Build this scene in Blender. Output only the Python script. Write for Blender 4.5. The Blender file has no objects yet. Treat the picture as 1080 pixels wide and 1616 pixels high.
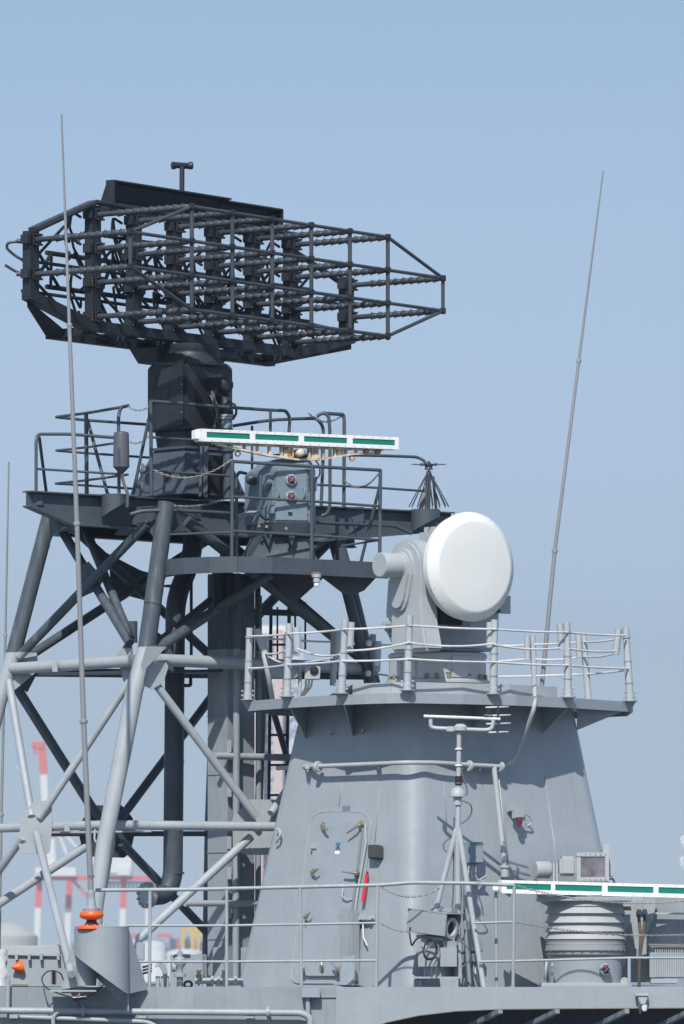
import bpy, bmesh, math, random
from mathutils import Vector, Matrix
random.seed(7)
R = math.radians
scene = bpy.context.scene
C = scene.collection

# ---------------------------------------------------------------- camera
F, HY, CZ = 10000.0, 1500.0, 12.0          # focal length in photo pixels, horizon row, eye height
cam_d = bpy.data.cameras.new('camera'); cam = bpy.data.objects.new('camera', cam_d); C.objects.link(cam)
cam.location = (0, 0, CZ); cam.rotation_euler = (R(90), 0, 0)
cam_d.sensor_fit = 'HORIZONTAL'; cam_d.sensor_width = 36; cam_d.lens = F/1080*36
cam_d.shift_y = (HY-808)/1080
cam_d.clip_start = 1; cam_d.clip_end = 60000
cam_d.dof.use_dof = True; cam_d.dof.focus_distance = 70.5; cam_d.dof.aperture_fstop = 8.5
scene.camera = cam
# ---------------------------------------------------------------- light
SUN_AZ, SUN_EL = R(9), R(46)              # to the left of straight behind the camera
to_sun = Vector((-math.sin(SUN_AZ)*math.cos(SUN_EL), -math.cos(SUN_AZ)*math.cos(SUN_EL), math.sin(SUN_EL)))
sd = bpy.data.lights.new('sun', 'SUN'); sd.energy = 4.0; sd.angle = R(0.5); sd.color = (1, .965, .91)
so = bpy.data.objects.new('sun', sd); C.objects.link(so); so.rotation_euler = to_sun.to_track_quat('Z', 'Y').to_euler()
so.location = (0, 0, 60)
w = bpy.data.worlds.new('World'); scene.world = w; w.use_nodes = True
nt = w.node_tree; bg = nt.nodes['Background']
sky = nt.nodes.new('ShaderNodeTexSky'); sky.sky_type = 'NISHITA'; sky.sun_disc = False
sky.sun_elevation = SUN_EL; sky.sun_rotation = math.atan2(to_sun.x, to_sun.y)
sky.altitude = 0; sky.air_density = 1.1; sky.dust_density = 0.6; sky.ozone_density = 3.0
# pale sea haze low in the sky: the clear sky is blended towards it with falling elevation
SKY_STR = 0.115
tcw = nt.nodes.new('ShaderNodeTexCoord'); sxw = nt.nodes.new('ShaderNodeSeparateXYZ'); nt.links.new(tcw.outputs['Generated'], sxw.inputs[0])
cr_ = nt.nodes.new('ShaderNodeValToRGB'); nt.links.new(sxw.outputs[2], cr_.inputs[0]); el_c = cr_.color_ramp.elements
HZC = [(0.0, (.55, .665, .765)), (.03, (.530, .645, .762)), (.085, (.425, .555, .738)), (.15, (.290, .432, .618))]
el_c[0].position, el_c[1].position = HZC[0][0], HZC[-1][0]
for p_, c_ in HZC[1:-1]: el_c.new(p_)
for e_, (p_, c_) in zip(el_c, HZC): e_.color = (*c_, 1)
sc_ = nt.nodes.new('ShaderNodeVectorMath'); sc_.operation = 'SCALE'; sc_.inputs[3].default_value = 1/SKY_STR; nt.links.new(cr_.outputs[0], sc_.inputs[0])
mr_ = nt.nodes.new('ShaderNodeMapRange'); mr_.inputs[1].default_value = .15; mr_.inputs[2].default_value = .45; mr_.inputs[3].default_value = 0; mr_.inputs[4].default_value = 1
nt.links.new(sxw.outputs[2], mr_.inputs[0])
mxw = nt.nodes.new('ShaderNodeMix'); mxw.data_type = 'RGBA'; nt.links.new(mr_.outputs[0], mxw.inputs[0]); nt.links.new(sc_.outputs[0], mxw.inputs[6]); nt.links.new(sky.outputs[0], mxw.inputs[7])
nt.links.new(mxw.outputs[2], bg.inputs['Color']); bg.inputs['Strength'].default_value = SKY_STR
scene.view_settings.view_transform = 'Standard'; scene.view_settings.look = 'None'
scene.view_settings.exposure = 0.34; scene.view_settings.gamma = 1
scene.render.engine = 'CYCLES'

# ---------------------------------------------------------------- helpers
def P(px, py, Y): return Vector(((px-540)*Y/F, Y, CZ+(HY-py)*Y/F))     # a point at distance Y
S = 0.007                                                             # metres per photo pixel at 70 m
AX = Vector((-math.cos(R(47)), math.sin(R(47)), 0))                   # ship axis, away to the left
BX = Vector((math.cos(R(43)), math.sin(R(43)), 0))                    # ship axis, away to the right
UP = Vector((0, 0, 1))

def fillet(pts, rad, n=5):
    out = [Vector(pts[0])]
    for i in range(1, len(pts)-1):
        a, b, c = Vector(pts[i-1]), Vector(pts[i]), Vector(pts[i+1])
        d1, d2 = (a-b), (c-b); l = min(rad, d1.length*.49, d2.length*.49)
        p, q = b+d1.normalized()*l, b+d2.normalized()*l
        for k in range(n+1):
            t = k/n; out.append(p*(1-t)**2+b*2*t*(1-t)+q*t*t)
    out.append(Vector(pts[-1])); return out

class MB:
    def __init__(s): s.v = []; s.f = []; s.sm = []
    def add(s, vs, fs, smooth=False):
        o = len(s.v); s.v += [tuple(x) for x in vs]
        for f in fs: s.f.append(tuple(o+i for i in f)); s.sm.append(smooth)
        return s
    def tube(s, pts, r, n=12, caps=True):
        pts = [Vector(p) for p in pts]; m = len(pts)
        rs = r if isinstance(r, (list, tuple)) else [r]*m
        T = []
        for i in range(m):
            a = pts[max(i-1, 0)]; b = pts[min(i+1, m-1)]; T.append((b-a).normalized())
        x = T[0].orthogonal().normalized(); vs = []
        for i in range(m):
            x = (x-T[i]*x.dot(T[i])).normalized(); y = T[i].cross(x)
            for k in range(n):
                a = 2*math.pi*k/n; vs.append(pts[i]+(x*math.cos(a)+y*math.sin(a))*rs[i])
        fs = [(i*n+k, i*n+(k+1) % n, (i+1)*n+(k+1) % n, (i+1)*n+k) for i in range(m-1) for k in range(n)]
        s.add(vs, fs, True)
        if caps:
            s.add(vs[:n], [tuple(reversed(range(n)))]); s.add(vs[-n:], [tuple(range(n))])
        return s
    def box(s, c, size, M=None):
        c = Vector(c); M = M or Matrix.Identity(3); h = [x/2 for x in size]
        vs = [c+M@Vector((sx*h[0], sy*h[1], sz*h[2])) for sz in (-1, 1) for sy in (-1, 1) for sx in (-1, 1)]
        return s.add(vs, [(0, 2, 3, 1), (4, 5, 7, 6), (0, 1, 5, 4), (2, 6, 7, 3), (0, 4, 6, 2), (1, 3, 7, 5)])
    def prism(s, poly, ext, smooth=False):
        n = len(poly); poly = [Vector(p) for p in poly]; e = Vector(ext)
        vs = poly+[p+e for p in poly]
        s.add(vs, [(i, (i+1) % n, n+(i+1) % n, n+i) for i in range(n)], smooth)
        s.add(poly, [tuple(range(n))]); s.add([p+e for p in poly], [tuple(reversed(range(n)))])
        return s
    def beam(s, a, b, wd, ht, up=UP):
        a, b = Vector(a), Vector(b); d = (b-a); x = d.normalized(); y = up.cross(x).normalized(); z = x.cross(y)
        M = Matrix((x, y, z)).transposed(); return s.box((a+b)/2, (d.length, wd, ht), M)
    def lathe(s, prof, o, axis=UP, n=24, smooth=True, caps=True):
        o = Vector(o); ax = Vector(axis).normalized(); x = ax.orthogonal().normalized(); y = ax.cross(x); vs = []
        for r, t in prof:
            for k in range(n):
                a = 2*math.pi*k/n; vs.append(o+ax*t+(x*math.cos(a)+y*math.sin(a))*r)
        m = len(prof)
        if smooth:
            s.add(vs, [(i*n+k, i*n+(k+1) % n, (i+1)*n+(k+1) % n, (i+1)*n+k) for i in range(m-1) for k in range(n)], True)
        else:
            for i in range(m-1):
                s.add(vs[i*n:(i+2)*n], [(k, (k+1) % n, n+(k+1) % n, n+k) for k in range(n)], True)
        if caps:
            s.add(vs[:n], [tuple(reversed(range(n)))]); s.add(vs[-n:], [tuple(range(n))])
        return s
    def loft(s, rings, smooth=True, caps=True):
        n = len(rings[0]); vs = [p for r in rings for p in r]
        s.add(vs, [(i*n+k, i*n+(k+1) % n, (i+1)*n+(k+1) % n, (i+1)*n+k) for i in range(len(rings)-1) for k in range(n)], smooth)
        if caps:
            s.add(rings[0], [tuple(reversed(range(n)))]); s.add(rings[-1], [tuple(range(n))])
        return s
    def build(s, name, mat, parent=None, bevel=0, origin=None):
        me = bpy.data.meshes.new(name)
        o0 = Vector(origin) if origin is not None else (W(parent) if parent else Vector((0, 0, 0)))
        if origin is None and parent is None and s.v:
            xs = [sum(c)/len(s.v) for c in zip(*s.v)]; o0 = Vector((xs[0], xs[1], min(v[2] for v in s.v)))
        me.from_pydata([tuple(Vector(v)-o0) for v in s.v], [], s.f)
        me.polygons.foreach_set('use_smooth', s.sm); me.update()
        bm = bmesh.new(); bm.from_mesh(me)
        bmesh.ops.remove_doubles(bm, verts=bm.verts, dist=1e-6)
        bmesh.ops.recalc_face_normals(bm, faces=bm.faces)
        for e in bm.edges:
            if len(e.link_faces) == 2 and (not e.link_faces[0].smooth or not e.link_faces[1].smooth or e.calc_face_angle(0) > R(42)): e.smooth = False
        if bevel:
            es = [e for e in bm.edges if len(e.link_faces) == 2 and not e.smooth and e.calc_face_angle(0) > R(25)]
            bmesh.ops.bevel(bm, geom=es, offset=bevel, segments=2, affect='EDGES', clamp_overlap=True)
        bm.to_mesh(me); bm.free()
        me.materials.append(mat)
        o = bpy.data.objects.new(name, me); C.objects.link(o)
        if parent: o.parent = parent; o.location = o0-W(parent)
        else: o.location = o0
        return o
def W(o):
    v = Vector(o.location)
    while o.parent: o = o.parent; v += o.location
    return v
def thing(name, label, cat, loc, group=None):
    o = bpy.data.objects.new(name, None); C.objects.link(o); o.location = loc; o.empty_display_size = .2
    return tag(o, label, cat, group)
def tag(o, label, cat, group=None, kind=None):
    o['label'] = label; o['category'] = cat
    if group: o['group'] = group
    if kind: o['kind'] = kind
    return o
def T(pts, r, n=12, name='brace', mat=None, parent=None): return MB().tube(pts, r, n).build(name, mat, parent)

# ---------------------------------------------------------------- materials
def new_mat(name):
    m = bpy.data.materials.new(name); m.use_nodes = True
    return m, m.node_tree, m.node_tree.nodes['Principled BSDF']
def noise(nt, vec, scale, detail=4, rough=.55):
    n = nt.nodes.new('ShaderNodeTexNoise'); n.inputs['Scale'].default_value = scale
    n.inputs['Detail'].default_value = detail; n.inputs['Roughness'].default_value = rough
    if vec: nt.links.new(vec, n.inputs['Vector'])
    return n
def ramp(nt, src, a, b, ca=(0, 0, 0, 1), cb=(1, 1, 1, 1)):
    r = nt.nodes.new('ShaderNodeValToRGB'); r.color_ramp.elements[0].position = a; r.color_ramp.elements[1].position = b
    r.color_ramp.elements[0].color = ca; r.color_ramp.elements[1].color = cb; nt.links.new(src, r.inputs[0]); return r
def mix(nt, fac, a, b):
    m = nt.nodes.new('ShaderNodeMix'); m.data_type = 'RGBA'
    if isinstance(fac, float): m.inputs[0].default_value = fac
    else: nt.links.new(fac, m.inputs[0])
    for i, x in ((6, a), (7, b)):
        if isinstance(x, tuple): m.inputs[i].default_value = (*x, 1)
        else: nt.links.new(x, m.inputs[i])
    return m.outputs[2]
def paint(name, col, rough=.45, var=.12, rust=0, rcol=(.16, .06, .022), streak=.1, bump=.15, metallic=0, spec=.4, split=None):
    m, t, b = new_mat(name); L = t.links
    geo = t.nodes.new('ShaderNodeNewGeometry'); pos = geo.outputs['Position']
    dk = tuple(c*(1-var) for c in col); lt = tuple(min(1, c*(1+var)) for c in col)
    n1 = noise(t, pos, 2.3, 6, .6); base = mix(t, ramp(t, n1.outputs[0], .35, .65).outputs[0], dk, lt)
    if split:                                          # the paint changes colour at this height
        sx = t.nodes.new('ShaderNodeSeparateXYZ'); L.new(pos, sx.inputs[0])
        mm = t.nodes.new('ShaderNodeMath'); mm.operation = 'GREATER_THAN'; mm.inputs[1].default_value = split[0]; L.new(sx.outputs[2], mm.inputs[0])
        c2 = split[1]; up = mix(t, ramp(t, n1.outputs[0], .35, .65).outputs[0], tuple(c*(1-var) for c in c2), tuple(c*(1+var) for c in c2))
        base = mix(t, mm.outputs[0], base, up)
    mp = t.nodes.new('ShaderNodeMapping'); mp.inputs['Scale'].default_value = (9, 9, .9); L.new(pos, mp.inputs[0])
    n2 = noise(t, mp.outputs[0], 1.6, 5, .65)
    if streak:
        mu = t.nodes.new('ShaderNodeMath'); mu.operation = 'MULTIPLY'; mu.inputs[1].default_value = streak*2.2
        L.new(ramp(t, n2.outputs[0], .5, .75).outputs[0], mu.inputs[0])
        base = mix(t, mu.outputs[0], base, tuple(c*.62 for c in col))
        mu2 = t.nodes.new('ShaderNodeMath'); mu2.operation = 'MULTIPLY'; mu2.inputs[1].default_value = streak
        n4 = noise(t, mp.outputs[0], 3.1, 3, .5); L.new(ramp(t, n4.outputs[0], .6, .8).outputs[0], mu2.inputs[0])
        base = mix(t, mu2.outputs[0], base, tuple(min(1, c*1.5+.03) for c in col))
    if rust:
        n3 = noise(t, pos, 14, 8, .7)
        mu = ramp(t, n3.outputs[0], .66-rust*.2, .74-rust*.12)
        base = mix(t, mu.outputs[0], base, rcol)
    L.new(base, b.inputs['Base Color'])
    rr = ramp(t, n2.outputs[0], .3, .7, (rough*.82,)*3+(1,), (min(1, rough*1.2),)*3+(1,)); L.new(rr.outputs[0], b.inputs['Roughness'])
    b.inputs['Metallic'].default_value = metallic; b.inputs['Specular IOR Level'].default_value = spec
    if bump:
        nb = noise(t, pos, 22, 4, .5); nb2 = noise(t, pos, 3.5, 2, .5)
        ad = t.nodes.new('ShaderNodeMath'); ad.operation = 'MULTIPLY_ADD'; ad.inputs[1].default_value = 4; L.new(nb2.outputs[0], ad.inputs[0]); L.new(nb.outputs[0], ad.inputs[2])
        bp = t.nodes.new('ShaderNodeBump'); bp.inputs['Strength'].default_value = bump; bp.inputs['Distance'].default_value = .004
        L.new(ad.outputs[0], bp.inputs['Height']); L.new(bp.outputs[0], b.inputs['Normal'])
    return m
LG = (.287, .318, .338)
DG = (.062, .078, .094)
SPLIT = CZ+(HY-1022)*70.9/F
M = {}
M['grey'] = paint('haze_grey_paint', LG, .34, .045, streak=.09, bump=.35, spec=.5)
M['grey2'] = paint('haze_grey_fittings', (.30, .335, .355), .45, .07, rust=.12, streak=.14)
M['deckgrey'] = paint('deck_grey_paint', (.245, .275, .298), .55, .1, streak=.2)
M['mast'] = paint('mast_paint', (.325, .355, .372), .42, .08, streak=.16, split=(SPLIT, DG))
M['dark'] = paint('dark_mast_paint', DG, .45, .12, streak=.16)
M['deepgrey'] = paint('deep_grey_paint', (.048, .062, .078), .5, .15, streak=.15)  # a deeper grey than the dark mast paint, for rear members and pipes
M['radar'] = paint('radar_black_grey_paint', (.021, .025, .033), .5, .22, streak=.3)
M['rod'] = paint('radar_rod_paint', (.050, .056, .065), .4, .25, streak=.35)
M['housing'] = paint('worn_blue_grey_paint', (.17, .225, .26), .45, .14, rust=.18, streak=.3)
M['dirgrey'] = paint('director_grey_paint', (.365, .39, .40), .5, .04, streak=.06)
M['bellows'] = paint('bellows_fabric', (.37, .38, .385), .65, .06, streak=.08)
M['radome'] = paint('radome_white', (.70, .70, .665), .5, .02, streak=.03, bump=.05)
M['white'] = paint('white_paint', (.80, .80, .78), .4, .03, streak=.04, rust=0)
M['rustwhite'] = paint('rusting_white_paint', (.66, .60, .47), .5, .1, streak=.2, rust=.95, rcol=(.36, .15, .05))
M['green'] = paint('green_radar_window', (.005, .19, .135), .35, .05, streak=.05, bump=.05)
M['rope'] = paint('white_rope', (.60, .59, .58), .8, .15, streak=.2, bump=.6)
M['post'] = paint('stanchion_grey', (.38, .405, .42), .45, .07, rust=.06, streak=.12)
M['hose'] = paint('brown_hose', (.10, .08, .065), .7, .3)
M['whip'] = paint('whip_fibreglass', (.22, .23, .24), .4, .06, streak=.05)
M['orange'] = paint('orange_plastic', (.75, .12, .02), .45, .05, streak=.06)
M['brown'] = paint('brown_ceramic', (.045, .018, .014), .2, .2, streak=0)
M['brass'] = paint('brass_fitting', (.33, .26, .15), .45, .2, metallic=.5, streak=.2, rust=.1)
M['steel'] = paint('bare_steel', (.42, .42, .40), .35, .2, metallic=.7, rust=.1)
M['black'] = paint('black_rubber', (.02, .021, .024), .6, .2, streak=.1)
M['cable'] = paint('grey_cable', (.12, .125, .13), .6, .2)
M['chain'] = paint('galvanised_chain', (.30, .29, .27), .5, .25, metallic=.3, rust=.25)
M['red'] = paint('red_paint', (.62, .02, .05), .45, .06, streak=.05)
M['void'] = paint('dark_interior', (.012, .013, .016), .7, .2, streak=0)  # near-black carrying the shade inside openings and bays; also used for a lens
M['canvas'] = paint('white_canvas', (.62, .63, .64), .8, .1, streak=.1, bump=1.0)
M['mount'] = paint('rubber_mount_tan', (.19, .165, .13), .6, .15)
def glass(name, col, rough=.12):
    m, t, b = new_mat(name); geo = t.nodes.new('ShaderNodeNewGeometry')
    n = noise(t, geo.outputs['Position'], 7, 3)
    t.links.new(mix(t, ramp(t, n.outputs[0], .35, .65).outputs[0], col, tuple(min(1, c*1.9+.02) for c in col)), b.inputs['Base Color'])
    b.inputs['Roughness'].default_value = rough; b.inputs['Coat Weight'].default_value = .6
    return m
M['redglass'] = glass('red_lens', (.13, .004, .015)); M['lens'] = glass('window_glass', (.10, .085, .10), .25)
M['bulb'] = glass('frosted_lamp_glass', (.55, .56, .55), .3)

def chain(a, b, sag, name, label, group=None, mat='chain', r=.0042, ln=.034, parent=None):
    a, b = Vector(a), Vector(b); N = 60; path = []
    for i in range(N+1):
        t = i/N; p = a.lerp(b, t); p.z -= 4*sag*t*(1-t); path.append(p)
    L = [0]
    for i in range(N): L.append(L[-1]+(path[i+1]-path[i]).length)
    def at(s):
        for i in range(N):
            if s <= L[i+1]: return path[i].lerp(path[i+1], (s-L[i])/(L[i+1]-L[i]))
        return path[-1]
    m = MB(); k = 0; s = 0
    while s < L[-1]:
        p, q = at(s), at(min(s+ln, L[-1])); x = (q-p).normalized()
        y = (UP if k % 2 else Vector((0, 1, 0))); y = (y-x*y.dot(x)).normalized(); c = (p+q)/2
        ring = [c+x*math.cos(2*math.pi*i/8)*ln*.68+y*math.sin(2*math.pi*i/8)*ln*.30 for i in range(8)]
        m.tube(ring+[ring[0], ring[1]], r, 4, False); s += ln; k += 1
    o = m.build(name, M[mat], parent)
    if label: tag(o, label, 'chain', group)
    return o
def planept(px, py, p0, n, off=0):
    d = Vector(((px-540)/F, 1, (HY-py)/F)); o = Vector((0, 0, CZ)); q = Vector(p0)+Vector(n)*off
    return o+d*((q-o).dot(n)/d.dot(n))
# ================================================================ SETTING
def flat(name, x0, x1, y0, y1, z, mat):
    o = MB().add([(x0, y0, z), (x1, y0, z), (x1, y1, z), (x0, y1, z)], [(0, 1, 2, 3)]).build(name, mat, origin=(0, 0, z)); o['kind'] = 'structure'; return o
mw, t, b = new_mat('sea_water'); b.inputs['Base Color'].default_value = (.012, .03, .04, 1); b.inputs['Roughness'].default_value = .15
n = noise(t, None, 300, 6, .6); tc = t.nodes.new('ShaderNodeTexCoord'); t.links.new(tc.outputs['Object'], n.inputs['Vector']); n.inputs['Scale'].default_value = .8
bp = t.nodes.new('ShaderNodeBump'); bp.inputs['Strength'].default_value = .6; bp.inputs['Distance'].default_value = .3; t.links.new(n.outputs[0], bp.inputs['Height']); t.links.new(bp.outputs[0], b.inputs['Normal'])
flat('sea', -20000, 20000, -3000, 30000, 0, mw)
M['quay'] = paint('concrete', (.30, .29, .27), .8, .1)
o = MB().box((0, 2900, .9), (3000, 3000, 2.0)).build('quay_ground', M['quay'], origin=(0, 1400, 0)); o['kind'] = 'structure'

# ---------------------------------------------------------------- far cranes, tanks, buildings
def far_mat(name, c): return paint(name, c, .6, .05, streak=.08, bump=0)
M['fred'] = far_mat('crane_red', (.70, .15, .13)); M['fwhite'] = far_mat('crane_white', (.72, .72, .70)); M['fyel'] = far_mat('crane_yellow', (.72, .42, .03))
M['tank'] = far_mat('tank_cream', (.46, .46, .42)); M['tankw'] = far_mat('tank_white', (.70, .72, .72)); M['fblue'] = far_mat('container_blue', (.09, .16, .24))
M['pink'] = far_mat('pink_cladding', (.60, .47, .43))
def fbeam(a, b, wpx, name, mat, par, Y):
    w_ = wpx*Y/F; return MB().beam(P(*a, Y), P(*b, Y), w_, w_, up=Vector((0, 1, 0))).build(name, mat, par)
YC = 1900
cr = thing('gantry_crane', 'red and white harbour gantry crane with raised boom, far behind the mast on the left', 'crane', (P(130, 0, YC).x, YC, 1.9))
def leg2(x0, x1, y0, ym, y1, Y):
    xm = x0+(x1-x0)*(ym-y0)/(y1-y0)
    fbeam((x0, y0), (xm, ym), 9.5, 'leg', M['fred'], cr, Y); fbeam((xm, ym), (x1, y1), 9.5, 'leg', M['fwhite'], cr, Y)
leg2(62, 56, 1380, 1433, 1560, YC); leg2(110, 103, 1382, 1433, 1560, YC+6); leg2(196, 190, 1380, 1434, 1560, YC)
leg2(236, 231, 1386, 1434, 1560, YC+16)
fbeam((56, 1386), (245, 1386), 7, 'portal_beam', M['fred'], cr, YC-2)
fbeam((112, 1386), (160, 1440), 4, 'tie_rod', M['fred'], cr, YC)
fbeam((62, 1436), (56, 1500), 4, 'tie_rod', M['fwhite'], cr, YC+3)
m = MB()
for a, b_ in (((56, 1376), (120, 1376)), ((186, 1375), (205, 1375))): m.beam(P(*a, YC-4), P(*b_, YC-4), 2.4, 2.6)
m.build('walkway', M['fwhite'], cr)
MB().box(P(178, 1366, YC), (62*.19, 9, 26*.19)).build('machine_house', M['fwhite'], cr, .2)
m = MB()
for i in range(12): m.beam(P(168+i*6, 1392, YC), P(168+i*6, 1404, YC), .5, .5, up=Vector((0, 1, 0)))
m.beam(P(164, 1393, YC), P(244, 1393, YC), 1, .5); m.build('cable_chain', M['fblue'], cr)
fbeam((83, 1378), (79, 1322), 14, 'mast_post', M['fwhite'], cr, YC); fbeam((79, 1322), (78, 1311), 16, 'mast_head', M['fred'], cr, YC)
fbeam((94, 1318), (108, 1356), 4, 'backstay', M['fwhite'], cr, YC); fbeam((104, 1318), (124, 1340), 4, 'backstay', M['fwhite'], cr, YC+4)
fbeam((90, 1312), (100, 1322), 4, 'backstay', M['fred'], cr, YC)
fbeam((74, 1312), (69, 1222), 11, 'boom', M['fwhite'], cr, YC); fbeam((69, 1222), (65, 1172), 12, 'boom', M['fred'], cr, YC)
m = MB().box(P(60, 1176, YC), (20*.19, 3, 10*.19)); m.box(P(55, 1184, YC), (4*.19, 3, 10*.19)); m.build('boom_head', M['fred'], cr)
YD = 1700
yc = thing('gantry_crane', 'small yellow gantry crane far off, low above the white storage tanks', 'crane', (P(305, 0, YD).x, YD, 1.9))
for x in (289, 303, 313): fbeam((x, 1466), (x, 1560), 4.5, 'leg', M['fyel'], yc, YD)
fbeam((286, 1467), (328, 1467), 5, 'portal_beam', M['fyel'], yc, YD); fbeam((300, 1475), (325, 1475), 4, 'portal_beam', M['fyel'], yc, YD+8)
YT = 1500
def tank(x0, x1, top, dome, label, mat, rail=True):
    r = (x1-x0)/2*YT/F; c = P((x0+x1)/2, top, YT)
    tk = thing('storage_tank', label, 'storage tank', (c.x, YT, 1.9), 'storage tanks on the far shore')
    MB().lathe([(r, 1.9-c.z), (r, 0)], c, n=40, smooth=False).build('shell', mat, tk)
    MB().lathe([(r*1.01, 0), (r*.6, dome*YT/F*.7), (r*.2, dome*YT/F), (.01, dome*YT/F)], c, n=40).build('roof', mat, tk)
    m = MB()
    for z in (-4, -8): m.lathe([(r*1.012, z*.15), (r*1.012, z*.15-.3)], c, n=40, smooth=False)
    m.build('band', mat, tk)
tank(-40, 60, 1478, 22, 'cream domed storage tank at the left edge of the far shore', M['tank'])
tank(221, 262, 1488, 3, 'white flat-topped storage tank nearest to the grey antenna bracket', M['tankw'])
tank(262, 322, 1503, 5, 'lower wide white storage tank below the yellow crane', M['tankw'])
ct = thing('container_stack', 'blurred blue and red container stacks far behind the white tanks', 'containers', (P(280, 0, 1800).x, 1800, 1.9))
for i in range(26):
    x = 208+i*5.2; y = 1482+random.uniform(-4, 6)
    MB().box(P(x, (y+1560)/2, 1800+random.uniform(0, 30)), (5*.18, 6, (1560-y)*.18)).build('container_pile', [M['fblue'], M['fblue'], M['fred'], M['tank']][i % 4], ct)
for x in (258, 214): fbeam((x-10, 1477), (x+14, 1477), 6, 'container', M['fred'], ct, 1790)
# tall block behind the ladder
YB = 1300
bl = thing('tower_block', 'tall blurred pink and pale glass building far behind the ladder', 'building', (P(445, 0, YB).x, YB, 1.9))
for x0, x1, top in ((401, 416, 1000), (432, 447, 995)):
    MB().box(P((x0+x1)/2, (top+1545)/2, YB), ((x1-x0)*.13, 8, (1545-top)*.13)).build('pier', M['pink'], bl)
mg, t, b = new_mat('pale_glazing'); geo = t.nodes.new('ShaderNodeNewGeometry'); n = noise(t, geo.outputs['Position'], .9, 3, .7)
t.links.new(mix(t, ramp(t, n.outputs[0], .42, .58).outputs[0], (.16, .22, .33), (.66, .68, .72)), b.inputs['Base Color']); b.inputs['Roughness'].default_value = .4
MB().box(P(441, 1275, YB+6), (78*.13, 9, 540*.13)).build('glazed_wall', mg, bl)
MB().box(P(436, 996, YB+2), (62*.13, 9, 14*.13)).build('roof', M['fwhite'], bl)
hs_ = MB()
for i in range(60):
    x = -400+i*36; y = 1490+random.uniform(-5, 6); hs_.box(P(x, (y+1540)/2, 2400+random.uniform(0, 200)), (random.uniform(16, 40)*.24, 20, (1540-y)*.24))
tag(hs_.build('warehouse_row', M['tank']), 'low pale warehouses blurred along the far shore', 'buildings', kind='stuff')
for nm, x, y, lab in (('crane_tip', 1079, 1331, 'white tip of a far crane at the right edge, upper of the two'), ('crane_tip', 1078, 1364, 'white tip of a far crane at the right edge, lower of the two')):
    m = MB(); Yk = 1500
    m.beam(P(x-3, y-10, Yk), P(x+20, y-10, Yk), .5, .5); m.beam(P(x-3, y-10, Yk), P(x, y+4, Yk), .6, .6, up=Vector((0, 1, 0))); m.beam(P(x-1, y+4, Yk), P(x+20, y+8, Yk), .6, .6)
    m.beam(P(x+20, y-10, Yk), P(x+24, 1560, Yk), .9, .9, up=Vector((0, 1, 0)))
    tag(m.build(nm, M['fwhite']), lab, 'crane')

# ================================================================ SHIP SUPERSTRUCTURE (lower deck)
DY = 67.9                                  # the bulwark plane
ZD = P(0, 1560, DY).z                      # deck height
ship = thing('ship_superstructure', 'light grey warship superstructure deck with plated bulwark along the bottom', 'ship', (0, 72, 0))
MB().box((0, 76.5, ZD-.06), (26, 15.5, .10)).build('deck', M['deckgrey'], ship)
MB().box((0, 78, ZD/2-.15), (24, 12, ZD-.3)).build('bulkhead', M['deckgrey'], ship)
MB().box((0, 80, 1.5), (60, 18, 3)).build('hull', M['grey'], ship)
x0 = P(-140, 0, DY).x; xa = P(330/3.6+440, 0, DY).x; x1 = P(1250, 0, DY).x
zt = P(0, 1558, DY).z
MB().prism([(x0, DY+.02, zt), (xa, DY+.02, zt), (xa, DY+.02, zt-2.2), (x0, DY+.02, zt-2.2)], (0, .03, 0)).build('bulwark', M['deckgrey'], ship, .004)
# right-hand flared plate with a curved lower edge
poly = [P(531, 1558, DY), P(1250, 1558, DY)]
low = [(1250, 1588), (1080, 1591), (900, 1592), (790, 1593), (720, 1596), (660, 1603), (610, 1614), (560, 1632), (531, 1645)]
poly += [P(x, y, DY) for x, y in low]
MB().prism(poly, (0, .035, 0)).build('flared_bulwark', M['grey'], ship, .004)
m = MB()
for i in range(len(low)-1): m.beam(P(*low[i], DY+.0), P(*low[i+1], DY+.0), .012, .01)
m.build('edge_strip', M['mount'], ship)
m = MB(); m.beam(P(600, 1559, DY-.004), P(600, 1608, DY-.004), .008, .008, up=Vector((0, 1, 0))); m.beam(P(826, 1559, DY-.004), P(826, 1592, DY-.004), .008, .008, up=Vector((0, 1, 0)))
m.beam(P(478, 1573, DY), P(530, 1573, DY), .01, .01)
m.build('weld_seam', M['grey2'], ship)
m = MB()
for x in (760, 850, 960, 1060, 1160): m.beam(P(x-60, 1640, 70.2), P(x+30, 1596, 68.3), .05, .05)
m.build('deck_frame', M['deckgrey'], ship)
MB().prism([P(531, 1560, 71.5), P(1300, 1560, 71.5), P(1300, 1780, 71.5), P(531, 1780, 71.5)], (0, .05, 0)).build('recess_bulkhead', M['deepgrey'], ship)  # shade of the recess is put into this dark colour
# small box and its drain pipe by the break of the bulwark
o = MB().box(P(491, 1568, DY-.04), (29*S*.97, .14, 14*S)).build('junction_box', M['grey'], ship, .008)
MB().tube([P(486, 1573, DY-.04), P(487, 1640, DY-.04)], .026, 12).build('drain_pipe', M['grey'], ship)
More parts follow.
